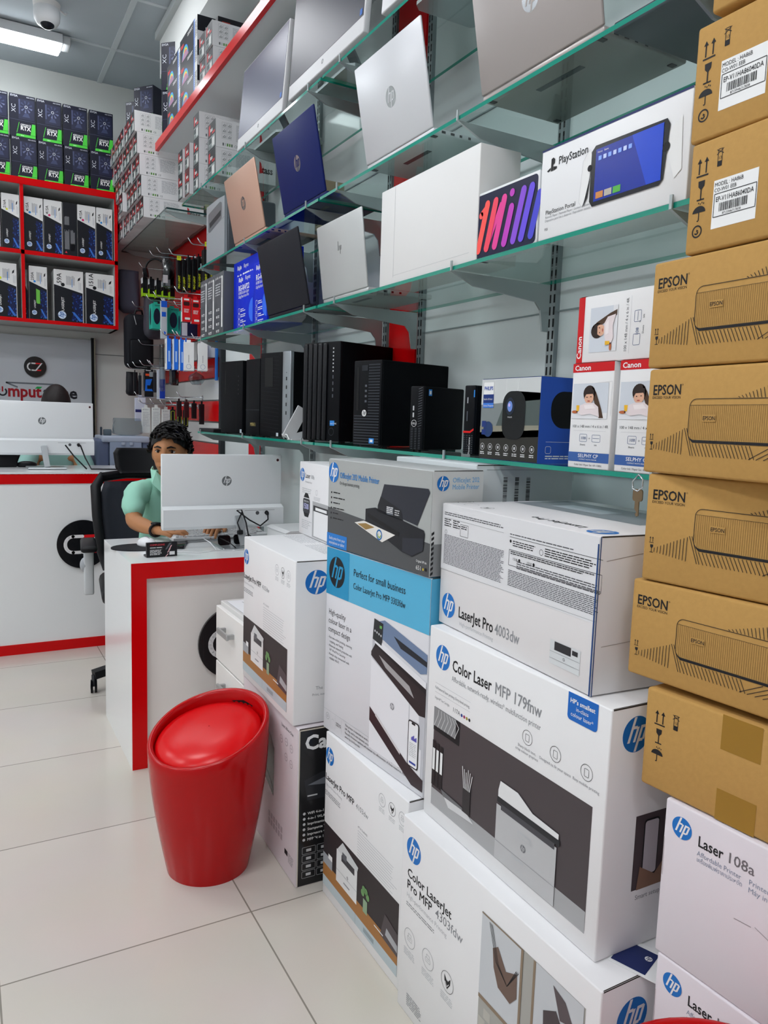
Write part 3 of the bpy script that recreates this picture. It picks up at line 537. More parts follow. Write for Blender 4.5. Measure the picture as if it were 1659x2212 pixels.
# ================================================================ glass shelving on the long wall
GL = glassy('shelf_glass', 'f0f8f6', 1.0); GEDGE = M('17907c', .12, coat=.4); ZS = {1: 2.438, 2: 2.052, 3: 1.698, 4: 1.230}
LV = {1: 'topmost', 2: 'second', 3: 'third', 4: 'lowest'}
def shelf(x0, x1, y0, y1, ztop, label, edge=GEDGE, g='green edged glass shelves on the long wall'):
    mb = MB(); t = .0095
    vs_ = [(x, y, z) for x in (0, x1-x0) for y in (0, y1-y0) for z in (-t, 0)]
    mb.add(vs_, [(0, 2, 6, 4), (1, 5, 7, 3)], GL); mb.add(vs_, [(0, 1, 3, 2), (4, 6, 7, 5), (0, 4, 5, 1), (2, 3, 7, 6)], edge)
    o = mb.build('glass_shelf'); o.location = (x0, y0, ztop); tag(o, label, 'shelf', g)
for k in (1, 2, 3, 4):
    shelf(1.08, 1.395, .84 if k < 4 else .84, 2.44, ZS[k], f'{LV[k]} green edged glass shelf of the nearer bay')
    shelf(1.08, 1.395, 2.455, 4.27 if k == 1 else 3.94, ZS[k], f'{LV[k]} green edged glass shelf of the farther bay')
shelf(1.076, 1.395, 4.60, 6.0, 2.497, 'short dark glass shelf under the big pile of toner boxes', M('1c3b3b', .15), None)
# uprights
POSTS = [(.95, 'nearest'), (1.62, 'second'), (2.30, 'third'), (2.55, 'fourth'), (3.21, 'fifth'), (3.875, 'sixth')]
for y, nm in POSTS:
    mb = MB(); mb.box(-.014, 0, -.015, .015, 0, 2.9, M('9aa3a6', .3, .5))
    z = .05; DKS = M('141618', .6)
    while z < 2.85: mb.box(-.0145, -.0135, -.011, -.005, z, z+.022, DKS); mb.box(-.0145, -.0135, .005, .011, z, z+.022, DKS); z += .032
    o = mb.build('slotted_upright'); o.location = (XW, y, .28); tag(o, f'slotted chrome wall upright, {nm} from the viewer along the shelves', 'upright', 'slotted uprights behind the glass shelves')
mb = MB(); mb.box(-.03, 0, -.02, .02, 0, 2.3, M('34383b', .4, .6)); o = mb.build('slotted_upright'); o.location = (XW, 4.58, .0); tag(o, 'dark upright strip where the red and white slatwall begins', 'upright')
# brackets
BRM = M('aab4b5', .3, .35)
def bracket(y, z, label, x0=1.08):
    mb = MB(); prof = [(0, .012), (.004, .012), (.004, -.012), (XW-.02-x0, -.012), (XW-.02-x0, -.135), (XW-.04-x0, -.135), (XW-.05-x0, -.08), (XW-.068-x0, -.06), (.07, -.042), (.0, -.012)]
    mb.prism(prof, (0, -.003, 0), (1, 0, 0), (0, 0, 1), (0, 1, 0), .006, BRM); o = mb.build('shelf_bracket'); o.location = (x0-.006, y, z); tag(o, label, 'bracket', 'steel brackets under the glass shelves')
for k in (1, 2, 3, 4):
    for y, nm in POSTS: bracket(y, ZS[k]+.0005, f'steel bracket of the {LV[k]} glass shelf on the {nm} upright')
bracket(4.62+.02, 2.4975, 'steel bracket at the near end of the toner pile shelf')
bracket(5.9, 2.4975, 'steel bracket at the far end of the toner pile shelf')
# red edged laminate shelf high above
mb = MB(); mb.box(.02, XW-1.075, -.0, 4.08, -.036, 0, M('cfd4d6', .35)); mb.box(0, .02, 0, 4.08, -.042, .002, RED)
o = mb.build('laminate_shelf'); o.location = (1.075, .8, 2.925); tag(o, 'long grey shelf with a glossy red front edge above the glass shelves', 'shelf')
# ---------------------------------------------------------------- things facing the aisle: frame helper (local y to the far end, x to the wall)
def root(name, yn, x, z, label, cat, group=None, yaw=0): return empty(name, (x, yn, z), yaw, label, cat, group)
def laptop(yn, yf, x, z, col, label, tilt=11, h=None, logo='hp', rough=.35, metal=.5, depth=.235, lv=.5):
    L = yf-yn; h = h or L*.70; t = root('laptop', yn, x, z, label, 'laptop', 'open laptops shown from behind')
    body = M(col, rough, metal, spec=.15 if metal == 0 else .4); th = math.radians(tilt); blk = M('16171a', .3)
    mb = MB(); mb.box(.004, depth, 0, L, .002, .017, body, .004, 2)
    for i, w in enumerate((.012, .012, .008, .008)): mb.box(.03+i*.028, .03+i*.028+w, -.0006, .001, .006, .012, blk)
    for xx, yy in ((.02, .02), (.02, L-.02), (depth-.02, .02), (depth-.02, L-.02)): mb.box(xx-.008, xx+.008, yy-.006, yy+.006, 0, .003, blk)
    mb.box(.06, .075, L*.32, L*.68, .0012, .0022, M('55585c', .5))
    mb.build('base', t)
    mb = MB(); mb.box(.035, .14, .02, L-.02, .017, .0185, M('26272b', .5)); kb = mb.build('keyboard', t)
    mb = MB(); mb.X = Matrix.Translation((.004, 0, .016)) @ Matrix.Rotation(-th, 4, 'Y'); mb.box(-.003, .004, 0, L, 0, h, body, .003, 2)
    # rounded lid corners come from the bevel; a plain cover surface
    ld = mb.build('lid', t)
    mb = MB(); mb.X = Matrix.Translation((.004, 0, .016)) @ Matrix.Rotation(-th, 4, 'Y'); mb.box(.0042, .005, .008, L-.008, .012, h-.006, M('0d0f14', .12)); mb.build('screen', t)
    mb = MB(); mb.X = Matrix.Translation((.004, 0, .016)) @ Matrix.Rotation(-th, 4, 'Y')
    f = FP(mb, (-.003, L, h), (0, -1, 0), (0, 0, -1), (-1, 0, 0))
    if logo == 'hp': f.hp(L/2, h*lv, .0265, CHR, body)
    elif logo == 'slim':
        for u0, v0, v1 in ((-.012, .30, .42), (-.006, .36, .42), (.002, .36, .47), (.008, .36, .42)): f.poly([(L/2+u0+.002, h*v0), (L/2+u0+.0045, h*v0), (L/2+u0+.0005, h*v1), (L/2+u0-.002, h*v1)], INK)
    if logo: mb.build('logo', t)
    return t
laptop(2.99, 3.375, 1.085, ZS[2], 'cfa793', 'rose gold laptop on the second glass shelf', h=.262, metal=.35)
laptop(2.41, 2.785, 1.085, ZS[2], '0c1b5c', 'deep blue laptop on the second glass shelf', h=.268, metal=0, rough=.45)
laptop(1.75, 2.115, 1.085, ZS[2], 'd6d8dc', 'white silver laptop with a chrome round logo on the second glass shelf', h=.262, metal=.25)
laptop(1.15, 1.535, 1.083, ZS[2], 'aaa3a0', 'largest grey laptop, nearest the viewer on the second glass shelf', h=.29, metal=.3, lv=.56)
laptop(2.53, 2.94, 1.085, ZS[3], '1f2027', 'matt black laptop on the third glass shelf', h=.262, logo=None, metal=0, rough=.5)
laptop(2.095, 2.42, 1.088, ZS[3], 'c6c9c9', 'slim silver laptop with thin slanted logo on the third glass shelf', h=.232, logo='slim', tilt=7, metal=.35)
mb = MB(); mb.box(0, .24, 0, .29, 0, .018, M('4b525c', .4, .4), .004, 2); mb.box(.02, .22, .03, .26, .018, .0185, M('33373d', .4)); o = mb.build('closed_laptop'); o.location = (1.1, .85, ZS[2]); tag(o, 'closed dark grey laptop lying flat at the near end of second glass shelf', 'laptop')
# all-in-one computers on the topmost glass shelf
def aio(yn, yf, x, z, h, label, tilt=6, chin=.05, scr='4c5068'):  # scr: dark screen colour lightened to stand in for reflected surroundings
    L = yf-yn; t = root('all_in_one_computer', yn, x, z, label, 'computer', 'all in one computers on the topmost glass shelf'); R_ = Matrix.Translation((0, 0, .03)) @ Matrix.Rotation(math.radians(tilt), 4, 'Y')
    W_ = M('e2e3e6', .4); mb = MB(); mb.X = R_; mb.box(0, .022, 0, L, 0, h, W_, .004, 2); mb.box(.02, .045, L*.2, L*.8, .05, h*.5, M('b9bcc0', .4), .01, 2); mb.build('housing', t)
    mb = MB(); mb.X = R_; mb.box(-.0008, .001, .006, L-.006, chin, h-.006, M(scr, .34, spec=.4)); mb.build('screen', t)
    mb = MB(); mb.X = R_; f = FP(mb, (0, L, chin), (0, -1, 0), (0, 0, 1), (-1, 0, 0)); f.hp(L/2, -.022, .008, GRY, W_); f.rect(L-.03, -(-.006), L-.014, .024, M('2b6cc4', .4), 5); mb.build('badge', t)
    mb = MB(); mb.bar((.05, L/2, .2), (.17, L/2, .01), .05, .008, STEEL); mb.prism([(.03, L/2-.13), (.05, L/2-.15), (.22, L/2-.15), (.24, L/2-.13), (.24, L/2+.13), (.22, L/2+.15), (.05, L/2+.15), (.03, L/2+.13)], (0, 0, 0), (1, 0, 0), (0, 1, 0), (0, 0, 1), .01, M('c9ccd0', .35, .5)); mb.build('stand', t)
    return t
aio(2.86, 3.395, 1.10, ZS[1], .34, 'smaller all in one computer with lilac sheen, farthest on the topmost shelf', tilt=5)
aio(2.17, 2.77, 1.09, ZS[1], .40, 'big dark screened all in one computer, middle of the three on topmost shelf', scr='44464f', tilt=4)
aio(1.50, 2.06, 1.09, ZS[1], .38, 'all in one computer with wide speaker chin, nearest on topmost shelf', scr='3d6488', chin=.075, tilt=4)
# a loop wire stand lying behind the nearest screen
mb = MB(); pts = []
for a in range(0, 361, 15): pts.append((.14+.10*max(-1, min(1, 1.6*math.cos(math.radians(a)))), .22+.2*max(-1, min(1, 1.6*math.sin(math.radians(a)))), .006))
mb.tube(pts, .006, M('dfe1e3', .3), 8); mb.tube([(.14, .1, .006), (.14, .32, .006)], .005, M('dfe1e3', .3), 8); o = mb.build('wire_stand'); o.location = (1.10, 1.0, ZS[1]); tag(o, 'white wire loop stand seen through the topmost glass shelf', 'stand')
# silver desktop with a slanted recess at the far end of shelf two
t = root('desktop_computer', 3.53, 1.10, ZS[2], 'silver desktop tower with a recessed upper front, left of rose gold laptop', 'computer')
mb = MB(); SV = M('aeb5bb', .35, .4); mb.box(0, .24, 0, .29, 0, .27, M('5c6268', .35, .5), .012, 3); mb.prism([(.0, 0), (.29, 0), (.29, .27), (.10, .27), (.0, .262)], (-.012, 0, 0), (0, 1, 0), (0, 0, 1), (1, 0, 0), .014, SV); mb.build('case', t)
mb = MB(); f = FP(mb, (-.012, .29, .27), (0, -1, 0), (0, 0, -1), (-1, 0, 0)); f.poly([(.03, .04), (.22, .02), (.25, .03), (.25, .10), (.06, .13), (.03, .12)], M('80878d', .3, .5)); f.poly([(.05, .085), (.235, .06), (.235, .085), (.06, .11)], M('2b2f33', .4), 2); f.line([(0, .13), (.29, .10)], .0015, M('6a7075', .4)); mb.build('front_recess', t)
mb = MB(); mb.box(0, .1, 0, .06, 0, .19, M('b8ad90', .4, .5), .006, 2)
for i in range(9):
    for j in range(4): mb.box(-.0006, 0, .012+j*.01, .017+j*.01, .02+i*.018, .028+i*.018, BLK)
o = mb.build('metal_case'); o.location = (1.26, 2.83, ZS[2]); tag(o, 'small perforated beige metal case behind the rose gold laptop', 'case')
# ---- boxes on shelf three
def cart(name, label, cat, yn, yf, x, z, h, d, mat, paint, group=None, yaw=0, seam=False, bev=.002):
    L = yf-yn; s = math.sin(math.radians(yaw)); c = math.cos(math.radians(yaw))
    return carton(name, label, cat, (x, yn), (x-L*s, yn+L*c), d, z, h, mat, paint, group, bev, seam)
TPG = M('55585d', .4)
def p_omada(A, Nn, T, mb):
    L, h = A.w, A.h; A.text('tp-link  omada', .008, .028, .018, PW, 1, maxw=L-.03); A.rect(L-.03, .02, L-.012, h-.03, PW, 1, .004); A.line([(L-.021, .03), (L-.021, .12)], .003, M('4a4c50', .4), 2)
    A.fine(.01, .05, L-.045, .11, .012, M('b9bcc0', .5), 1)
    for i in range(4): A.circ(.03, .17+i*.033, .006, PW, 1); A.fine(.045, .165+i*.033, .075, .178+i*.033, .007, PW, 1)
for a, b, w in ((3.545, 3.68, 'nearest the blue network boxes on the third glass shelf'), (3.683, 3.805, 'middle of three on the third glass shelf'), (3.808, 3.93, 'at the far end of the third glass shelf')):
    cart('access_point_box', 'grey access point box ' + w, 'box', a, b, 1.09, ZS[3], .285, .09, TPG, p_omada, 'grey access point boxes on third shelf')
RB = M('0a2ccc', .45, spec=.15)
def ru(big, n1, n2):
    def p(A, Nn, T, mb):
        L, h = A.w, A.h; A.text('Ruijie', .06*L+.02, h*.12, .026, PW, 1, bold=.02, shear=.2); A.text('Reyee', .06*L+.11, h*.12, .026, PW, 1)
        A.text(n1, .06*L+.02, h*.29, .046 if big else .032, PW, 1, bold=.02, maxw=L*.85); A.text(n2, .06*L+.02, h*.36, .018, PW, 1, maxw=L*.6); A.text(('with 3 x 10 km' if big else 'Ceiling Mount Access Point'), .06*L+.02, h*.43, .018, PW, 1, maxw=L*.6)
        for i in range(4):
            v = h*.62+i*h*.105; A.loop(rrect(.06*L+.02, v, .06*L+.04, v+.02, .004, 2), .0018, PW, 1); A.fine(.06*L+.05, v+.004, .06*L+.12, v+.016, .008, PW, 1, rag=.5, seed=i)
        A.poly([(L*.97-.05*math.sin(math.radians(a)), h*.72+.05*math.cos(math.radians(a))) for a in range(0, 181, 20)], M('2f6df0', .4), 2)
    return p
cart('network_box', 'large bright blue network box lettered RG-EST350G on the third glass shelf', 'box', 2.985, 3.53, 1.135, ZS[3], .315, .12, RB, ru(True, 'RG-EST350G', '5 GHz, PTP'))
cart('network_box', 'smaller blue network box lettered RG-RAP22 before the largest blue box', 'box', 3.125, 3.355, 1.09, ZS[3], .225, .043, RB, ru(False, 'RG-RAP22', 'AX1800 Dual Band Gigabit'))
cart('network_box', 'small blue network box lettered RG-RA beside the matt black laptop', 'box', 2.955, 3.12, 1.088, ZS[3], .245, .044, RB, ru(False, 'RG-RAP', 'AX1800 Dual Band'))
def p_big(A, Nn, T, mb): A.line([(.08, .0), (.08, .25)], .0014, M('b7b9ba', .5), 1); A.line([(.08, .245), (.45, .245)], .001, M('c9cbcc', .5))
cart('laptop_box', 'large plain white laptop carton on the third glass shelf', 'box', 1.53, 2.01, 1.085, ZS[3], .268, .12, M('e6e6e5', .45), p_big)
def p_ipad(A, Nn, T, mb):
    L, h = A.w, A.h; A.rect(.004, .006, L-.004, h-.003, M('15193a', .3), 1, .01)
    cols = ('ff5a55', 'f54a63', 'e8439a', 'c23fc0', '8a4fd8', '6a4fe0', '4a4ad0'); sx = .022
    def stroke(u, v0, v1, c, l): 
        f = .3
        A.line([(u+(v1-v0)*f, v0), (u, v1)], .019, c, l); A.circ(u+(v1-v0)*f, v0, .0095, c, l+.4, 16); A.circ(u, v1, .0095, c, l+.4, 16)
    base = h-.022
    A.circ(.026, .032+.02, .008, M(cols[0], .4), 2); 
    for i, (u, v0, v1) in enumerate(((.02, .032, base), (.052, .032, base), (.083, .032, base), (.118, .058, base), (.15, .03, base), (.178, .03, base), (.21, .05, base))):
        stroke(u, v0, v1, M(cols[min(i, 6)], .35), 3+i % 2)
    A.line([(.052, base), (.083+.02, .04)], .013, M(cols[2], .35), 2); A.line([(.026, .05), (.05, .035)], .013, M(cols[0], .35), 2)
    A.circ(.14, .026, .0085, M(cols[3], .35), 4)
cart('tablet_box', 'slim tablet box with colourful rounded lettering, half behind white console box', 'box', 1.315, 1.545, 1.088, ZS[3], .152, .04, M('e4e6e8', .35), p_ipad)
def p_ps(A, Nn, T, mb):
    L, h = A.w, A.h; NV = M('16225f', .35); T.rect(0, 0, L, T.h, NV); A.rect(.0, .0, L, .004, NV)
    A.poly([(.030, .048), (.030, .024), (.036, .022), (.041, .026), (.041, .034), (.036, .036), (.036, .048)], INK, 2); A.poly([(.018, .045), (.029, .040), (.029, .045), (.022, .048)], INK, 2); A.poly([(.037, .04), (.048, .042), (.047, .046), (.037, .048)], INK, 2)
    A.text('PlayStation.', .052, .040, .022, INK, 2, bold=.006, maxw=.088)
    A.poly([(.125, .054), (.142, .036), (.15, .05), (.14, .12), (.128, .14), (.119, .13)], PW, 3); A.loop([(.125, .054), (.142, .036), (.15, .05), (.14, .12), (.128, .14), (.119, .13)], .0006, LGR, 4)
    A.poly([(.148, .043), (.158, .034), (.328, .037), (.335, .048), (.327, .138), (.318, .146), (.156, .146), (.148, .135)], M('12141c', .25), 5)
    A.poly([(.146, .09), (.15, .07), (.142, .126), (.131, .142)], INK, 5); A.circ(.145, .072, .006, INK, 6); A.circ(.330, .085, .008, INK, 6)
    A.rect(.160, .042, .322, .138, M('1230a0', .25), 6); A.poly([(.25, .042), (.322, .042), (.322, .138), (.29, .138)], M('1b49cf', .25), 7); A.text('Home   Store', .165, .05, .005, PW, 8)
    for i in range(7): A.rect(.168+i*.0125, .056, .176+i*.0125, .064, M(('8fb2ff', 'c9d7ff')[i % 2], .4), 8, .001)
    for i, c in enumerate(('d08a4a', 'b9b2a8', '57b24a')): A.rect(.166+i*.022, .122, .185+i*.022, .134, M(c, .4), 8)
    A.poly([(.335, .06), (.36, .04), (.365, .13), (.35, .142), (.335, .1)], PW, 4)
    A.text('PlayStation Portal', .02, .133, .0125, INK, 2, maxw=.088); A.text('Remote Player / Remote Player / Lecteur a distance', .02, .1405, .0068, GRY, 2, maxw=.132); A.text('Dispositivo para Uso a distancia / Reprodutor remoto', .02, .1475, .0068, GRY, 2, maxw=.132); A.text('PS5', .02, .165, .0068, INK, 2)
cart('console_box', 'white handheld console box with blue screen picture on the third glass shelf', 'box', .925, 1.303, 1.082, ZS[3], .183, .11, M('e9eaec', .4), p_ps)
# ---- shelf four
BK = M('090b10', .5, spec=.13); BK2 = M('05070b', .6, spec=.1)
def tower(yn, x, w, d, h, yaw, label, face, mat=BK, name='desktop_computer', g='black desktop computers on the lowest glass shelf', badge=None):
    t = root(name, yn, x, ZS[4], label, 'computer', g, math.radians(yaw)); mb = MB(); mb.box(.006, d, 0, w, .004, h, BK2, .004, 2)
    for a in (.03, d-.03):
        for b in (.015, w-.015): mb.box(a-.01, a+.01, b-.006, b+.006, 0, .006, BLK)
    mb.build('case', t)
    mb = MB(); mb.box(0, .010, 0, w, .004, h, mat, .003, 2); f = FP(mb, (0, w, h), (0, -1, 0), (0, 0, -1), (-1, 0, 0)); face(f, w, h, mb); mb.build('front_panel', t)
    if badge: mb = MB(); f = FP(mb, (0, w, h), (0, -1, 0), (0, 0, -1), (-1, 0, 0)); badge(f, w, h); mb.build('badge', t)
    return t
BB = M('2a86d8', .35)
def f1(f, w, h, mb): f.rect(w*.2, h*.12, w*.24, h*.45, M('07080b', .5)); f.rect(w*.72, .01, w*.73, h*.98, M('07080b', .5)); [f.rect(w*.8, h*.2+i*.02, w*.84, h*.2+i*.02+.008, BLK, 1) for i in range(5)]
tower(3.405, 1.14, .2, .22, .338, 12, 'plain black desktop tower at the far end of the lowest glass shelf', f1, badge=lambda f, w, h: f.rect(w*.9, h*.93, w*.98, h*.98, M('b9c4cc', .3)))
def f1b(f, w, h, mb): f.line([(0, h*.66), (w, h*.66)], .0015, M('3a3d44', .4)); f.text('MINI i', w*.35, h*.87, .022, M('c2b06a', .3), 2, bold=.01)
tower(3.12, 1.12, .14, .17, .33, 5, 'black desktop tower with small gold lettering on the lowest glass shelf', f1b)
def f2(f, w, h, mb):
    for i in range(20): f.line([(w*.02, .01+i*.016), (w*.62, .02+i*.016)], .0006, M('22262e', .4))
    f.rect(w*.15, .02, w*.42, h*.4, M('080a0e', .4), 2)
tt = tower(2.85, 1.155, .212, .2, .345, 15, 'black desktop tower with a silver strip down its front', f2, badge=lambda f, w, h: f.rect(w*.55, h*.94, w*.62, h*.98, M('b9c4cc', .3), 3))
mb = MB(); mb.box(-.006, .012, -.002, .052, .004, .347, M('9ba2a8', .3, .6), .004, 2); f = FP(mb, (-.006, .05, .347), (0, -1, 0), (0, 0, -1), (-1, 0, 0)); f.circ(.026, .085, .002, BLK)
for i in range(5): f.rect(.023, .102+i*.034, .030, .116+i*.034, BLK, 1)
f.ring(.026, .325, .009, .001, GRY); mb.build('silver_strip', tt)['label'] = 'silver front strip with ports'
def f3(f, w, h, mb):
    for i in range(5): mb.box(-.009, 0, w-.004-i*.026-.02, w-.004-i*.026, .008, h-.004, M('0e1117', .35, spec=.3), .006, 2)
    for i in range(7): f.rect(w*.80, h*.06+i*.013, w*.83, h*.06+i*.013+.005, LGR, 1)
    for i in range(4): f.rect(w*.80, h*.33+i*.022, w*.83, h*.33+i*.022+.012, M('4c5057', .4), 1)
tower(2.41, 1.157, .193, .27, .352, 17, 'largest black desktop tower with upright ridges on its front', f3, badge=lambda f, w, h: (f.rect(w*.76, h*.78, w*.88, h*.83, BB, 2), f.text('intel CORE', w*.77, h*.815, .007, PW, 3), f.ring(w*.8, h*.89, .013, .0012, M('3f444c', .4), 2)))
def f4(f, w, h, mb):
    for i in range(30):
        v = .012+i*.0088
        if not (i < 18): f.rect(.006, v, w-.006, v+.004, M('2a2e36', .35), 2)
        else: f.rect(w*.55, v, w-.006, v+.004, M('2a2e36', .35), 2)
    f.rect(w*.12, .02, w*.2, h*.58, M('05060a', .3), 2); f.rect(w*.3, .015, w*.52, h*.12, M('1c2028', .3), 3)
    for i in range(4): f.rect(w*.43, h*.28+i*.016, w*.5, h*.28+i*.016+.007, M('565b63', .4), 3)
tower(2.063, 1.131, .131, .30, .268, 13, 'black desktop tower with slatted front and round white logo', f4, badge=lambda f, w, h: (f.hp(w*.42, h*.61, .0105, PW, BLK, 3), f.rect(w*.62, h*.9, w*.8, h*.96, BB, 3), f.rect(w*.66, h*.915, w*.76, h*.945, PW, 4)))
def f5(f, w, h, mb):
    for i in range(26):
        for j in range(3): f.rect(w*.12+j*w*.28, .115+i*.0026*0+i*.0024, w*.12+j*w*.28+w*.16, .1158+i*.0024, M('70757d', .4), 2) if i % 2 else None
    for i in range(16): f.line([(w*.62, .008+i*.007), (w*.9, .004+i*.007)], .001, M('6b7078', .4), 2)
    f.rect(w*.22, .055, w*.32, .068, LGR, 2); f.rect(w*.22, .074, w*.32, .087, LGR, 2)
tm = tower(1.822, 1.136, .05, .182, .182, 17, 'small upright black mini computer with a round DELL badge', f5, name='mini_computer', g='mini computers on the lowest glass shelf', badge=lambda f, w, h: (f.ring(w*.34, .104, .0092, .001, PW, 3), f.text('DELL', w*.34, .107, .0078, PW, 3, align='C')))
mb = MB(); f = FP(mb, (.0, 0, .182), (1, 0, 0), (0, 0, -1), (0, -1, 0)); f.rect(.02, .008, .034, .026, BB, 2); f.rect(.023, .012, .031, .022, PW, 3); mb.build('sticker', tm)['label'] = 'blue processor sticker'
def f6(f, w, h, mb):
    f.poly([(0, .115), (w*.65, .115), (w, .108), (w, .113), (w*.68, .12), (0, .12)], M('e01818', .3), 2)
    for i in range(9):
        for j in range(4): f.rect(.003+j*w*.24, .125+i*.0055, .003+j*w*.24+w*.14, .128+i*.0055, M('30343b', .4), 2)
    f.rect(w*.3, .03, w*.38, .045, LGR, 2); f.rect(w*.3, .065, w*.38, .09, M('5b6068', .3), 2); f.text('ThinkCentre', w*.72, .175, .0085, PW, 3, rot=90)
tower(1.577, 1.135, .036, .17, .178, 12, 'small upright black mini computer with a red diagonal stripe', f6, name='mini_computer', g='mini computers on the lowest glass shelf', badge=lambda f, w, h: f.rect(w*.9, .012, w, .03, BB, 3))
# folding silver laptop stand between towers
t = root('laptop_stand', 2.66, 1.085, ZS[4], 'folding silver laptop stand between the black towers', 'stand')
mb = MB(); A_ = M('e4e7e9', .3, .15); mb.bar((-.012, .02, .006), (.05, .02, .12), .045, .006, A_, (0, 1, 0)); mb.bar((.0, .02, .004), (.15, .02, .045), .03, .005, A_, (0, 1, 0)); mb.tube([(-.012, 0, .004), (-.02, 0, .02), (-.02, .05, .02), (-.012, .05, .004)], .003, A_, 6); mb.build('folding_arm', t)
mb = MB(); mb.box(0, .16, 0, .05, 0, .004, A_); mb.build('foot_plate', t)
mb = MB(); mb.box(0, .2, 0, .25, 0, .018, BLK, .003, 1); o = mb.build('keyboard'); o.location = (1.083, 3.675, ZS[4]); tag(o, 'black keyboard lying at the far end of the lowest glass shelf', 'keyboard')
def p_phil(A, Nn, T, mb):
    L, h = A.w, A.h; B_ = M('2a56b8', .35)
    A.rect(.001, .001, L-.001, h-.001, M('7f8788', .35)); A.poly([(.001, .001), (L-.001, .001), (L-.001, .05), (.001, .06)], M('c9cdcd', .35), 2); A.poly([(.09, .055), (.13, .03), (L-.001, .035), (L-.001, .13), (.05, .13)], M('4f5a58', .4), 2); A.poly([(.001, .125), (L-.001, .115), (L-.001, h-.001), (.001, h-.001)], M('2d2c28', .35), 3); A.poly([(.001, .11), (L-.001, .105), (L-.001, .13), (.001, .14)], M('8d8b7c', .4), 3)
    for i in range(3): A.line([(.05+i*.045, .003), (.055+i*.04, .03)], .001, PW, 3)
    A.rect(.01, .008, .048, .036, PW, 4, .003); A.text('PHILIPS', .012, .026, .012, M('1a4aa8', .4), 5, bold=.02, maxw=.034); A.rect(.009, .036, .049, .056, M('16347a', .35), 4); A.text('NeoPix 130 Smart', .011, .049, .006, PW, 5, maxw=.034); A.rect(.009, .056, .049, .067, M('3b7bd8', .35), 4); A.text('Home Projector', .011, .064, .006, PW, 5)
    A.poly(rrect(.085, .03, .165, .138, .03, 8), M('101417', .25), 5); A.circ(.112, .064, .016, M('1d2433', .2), 6, ry=.02); A.circ(.112, .064, .009, M('6f8fd8', .2), 7, ry=.012); A.circ(.11, .061, .004, M('c8b8f0', .2), 8)
    A.text('PHILIPS', .105, .09, .005, LGR, 6); A.circ(.033, .117, .018, M('1c3a6a', .4), 5); A.rect(.009, .098, .025, .112, M('16347a', .35), 6); A.rect(.009, .118, .025, .13, M('16347a', .35), 6)
    for i in range(7): A.ring(.014+i*.03, .158, .0075, .0008, PW, 5); A.rect(.011+i*.03, .155, .017+i*.03, .161, LGR, 5); A.fine(.006+i*.03, .170, .023+i*.03, .176, .004, PW, 5, seed=i)
    Nn.rect(0, 0, Nn.w, h, B_); Nn.poly(rrect(.03, .03, .14, .11, .035, 8), M('0c0f14', .3), 2); Nn.line([(.02, .14), (.1, .14)], .0006, PW, 2); Nn.loop(rrect(.02, .15, .035, .165, .003, 2), .0008, PW, 2); Nn.fine(.02, .17, .12, .178, .005, PW, 2); T.rect(0, 0, L, T.h, M('bfc4c4', .3))
cart('projector_box', 'glossy projector box with blue end and grey sofa picture, lowest glass shelf', 'box', 1.275, 1.488, 1.09, ZS[4], .187, .115, M('2a56b8', .3), p_phil)
def girl(f, u, v, s, rot=0, l=2):
    """printed photo: child with dark hair resting folded arms on a breakfast table"""
    ca, sa = math.cos(math.radians(rot)), math.sin(math.radians(rot))
    def q(pts, m, k): f.poly([(u+(x*ca+y*sa)*s, v+(-x*sa+y*ca)*s) for x, y in pts], m, l+k)
    def e(cx, cy, rx, ry, m, k, n=18): q([(cx+rx*math.cos(2*math.pi*i/n), cy+ry*math.sin(2*math.pi*i/n)) for i in range(n)], m, k)
    q([(-.5, -.42), (.5, -.42), (.5, .42), (-.5, .42)], M('cdd3dc', .45), 0); q([(-.5, .28), (.5, .28), (.5, .42), (-.5, .42)], M('dfe0e4', .45), 1)
    H = M('2e211d', .5); SK = M('dfae93', .5); e(-.02, -.18, .17, .19, H, 2); q([(.05, -.36), (.17, -.2), (.34, .2), (.4, .4), (.28, .4), (.1, -.05)], M('4a3527', .5), 2)
    e(-.02, -.08, .13, .145, SK, 3); q([(-.16, -.2), (-.05, -.3), (.12, -.26), (.13, -.1), (.09, -.17), (-.1, -.16), (-.16, -.05)], H, 4)
    e(-.07, -.09, .018, .012, INK, 5, 8); e(.04, -.1, .018, .012, INK, 5, 8); e(-.02, -.0, .04, .014, M('b8574f', .5), 5, 10)
    q([(-.36, .26), (-.3, .12), (-.12, .05), (.12, .04), (.26, .14), (.3, .38), (.05, .3), (-.2, .34)], M('e3d7d9', .5), 5); q([(-.14, .1), (.1, .08), (.2, .18), (-.1, .2)], M('efe6e7', .5), 6)
    e(-.4, .26, .09, .035, M('b9673c', .5), 5); q([(-.36, .1), (-.27, .1), (-.28, .24), (-.35, .24)], M('e8b32c', .5), 6)
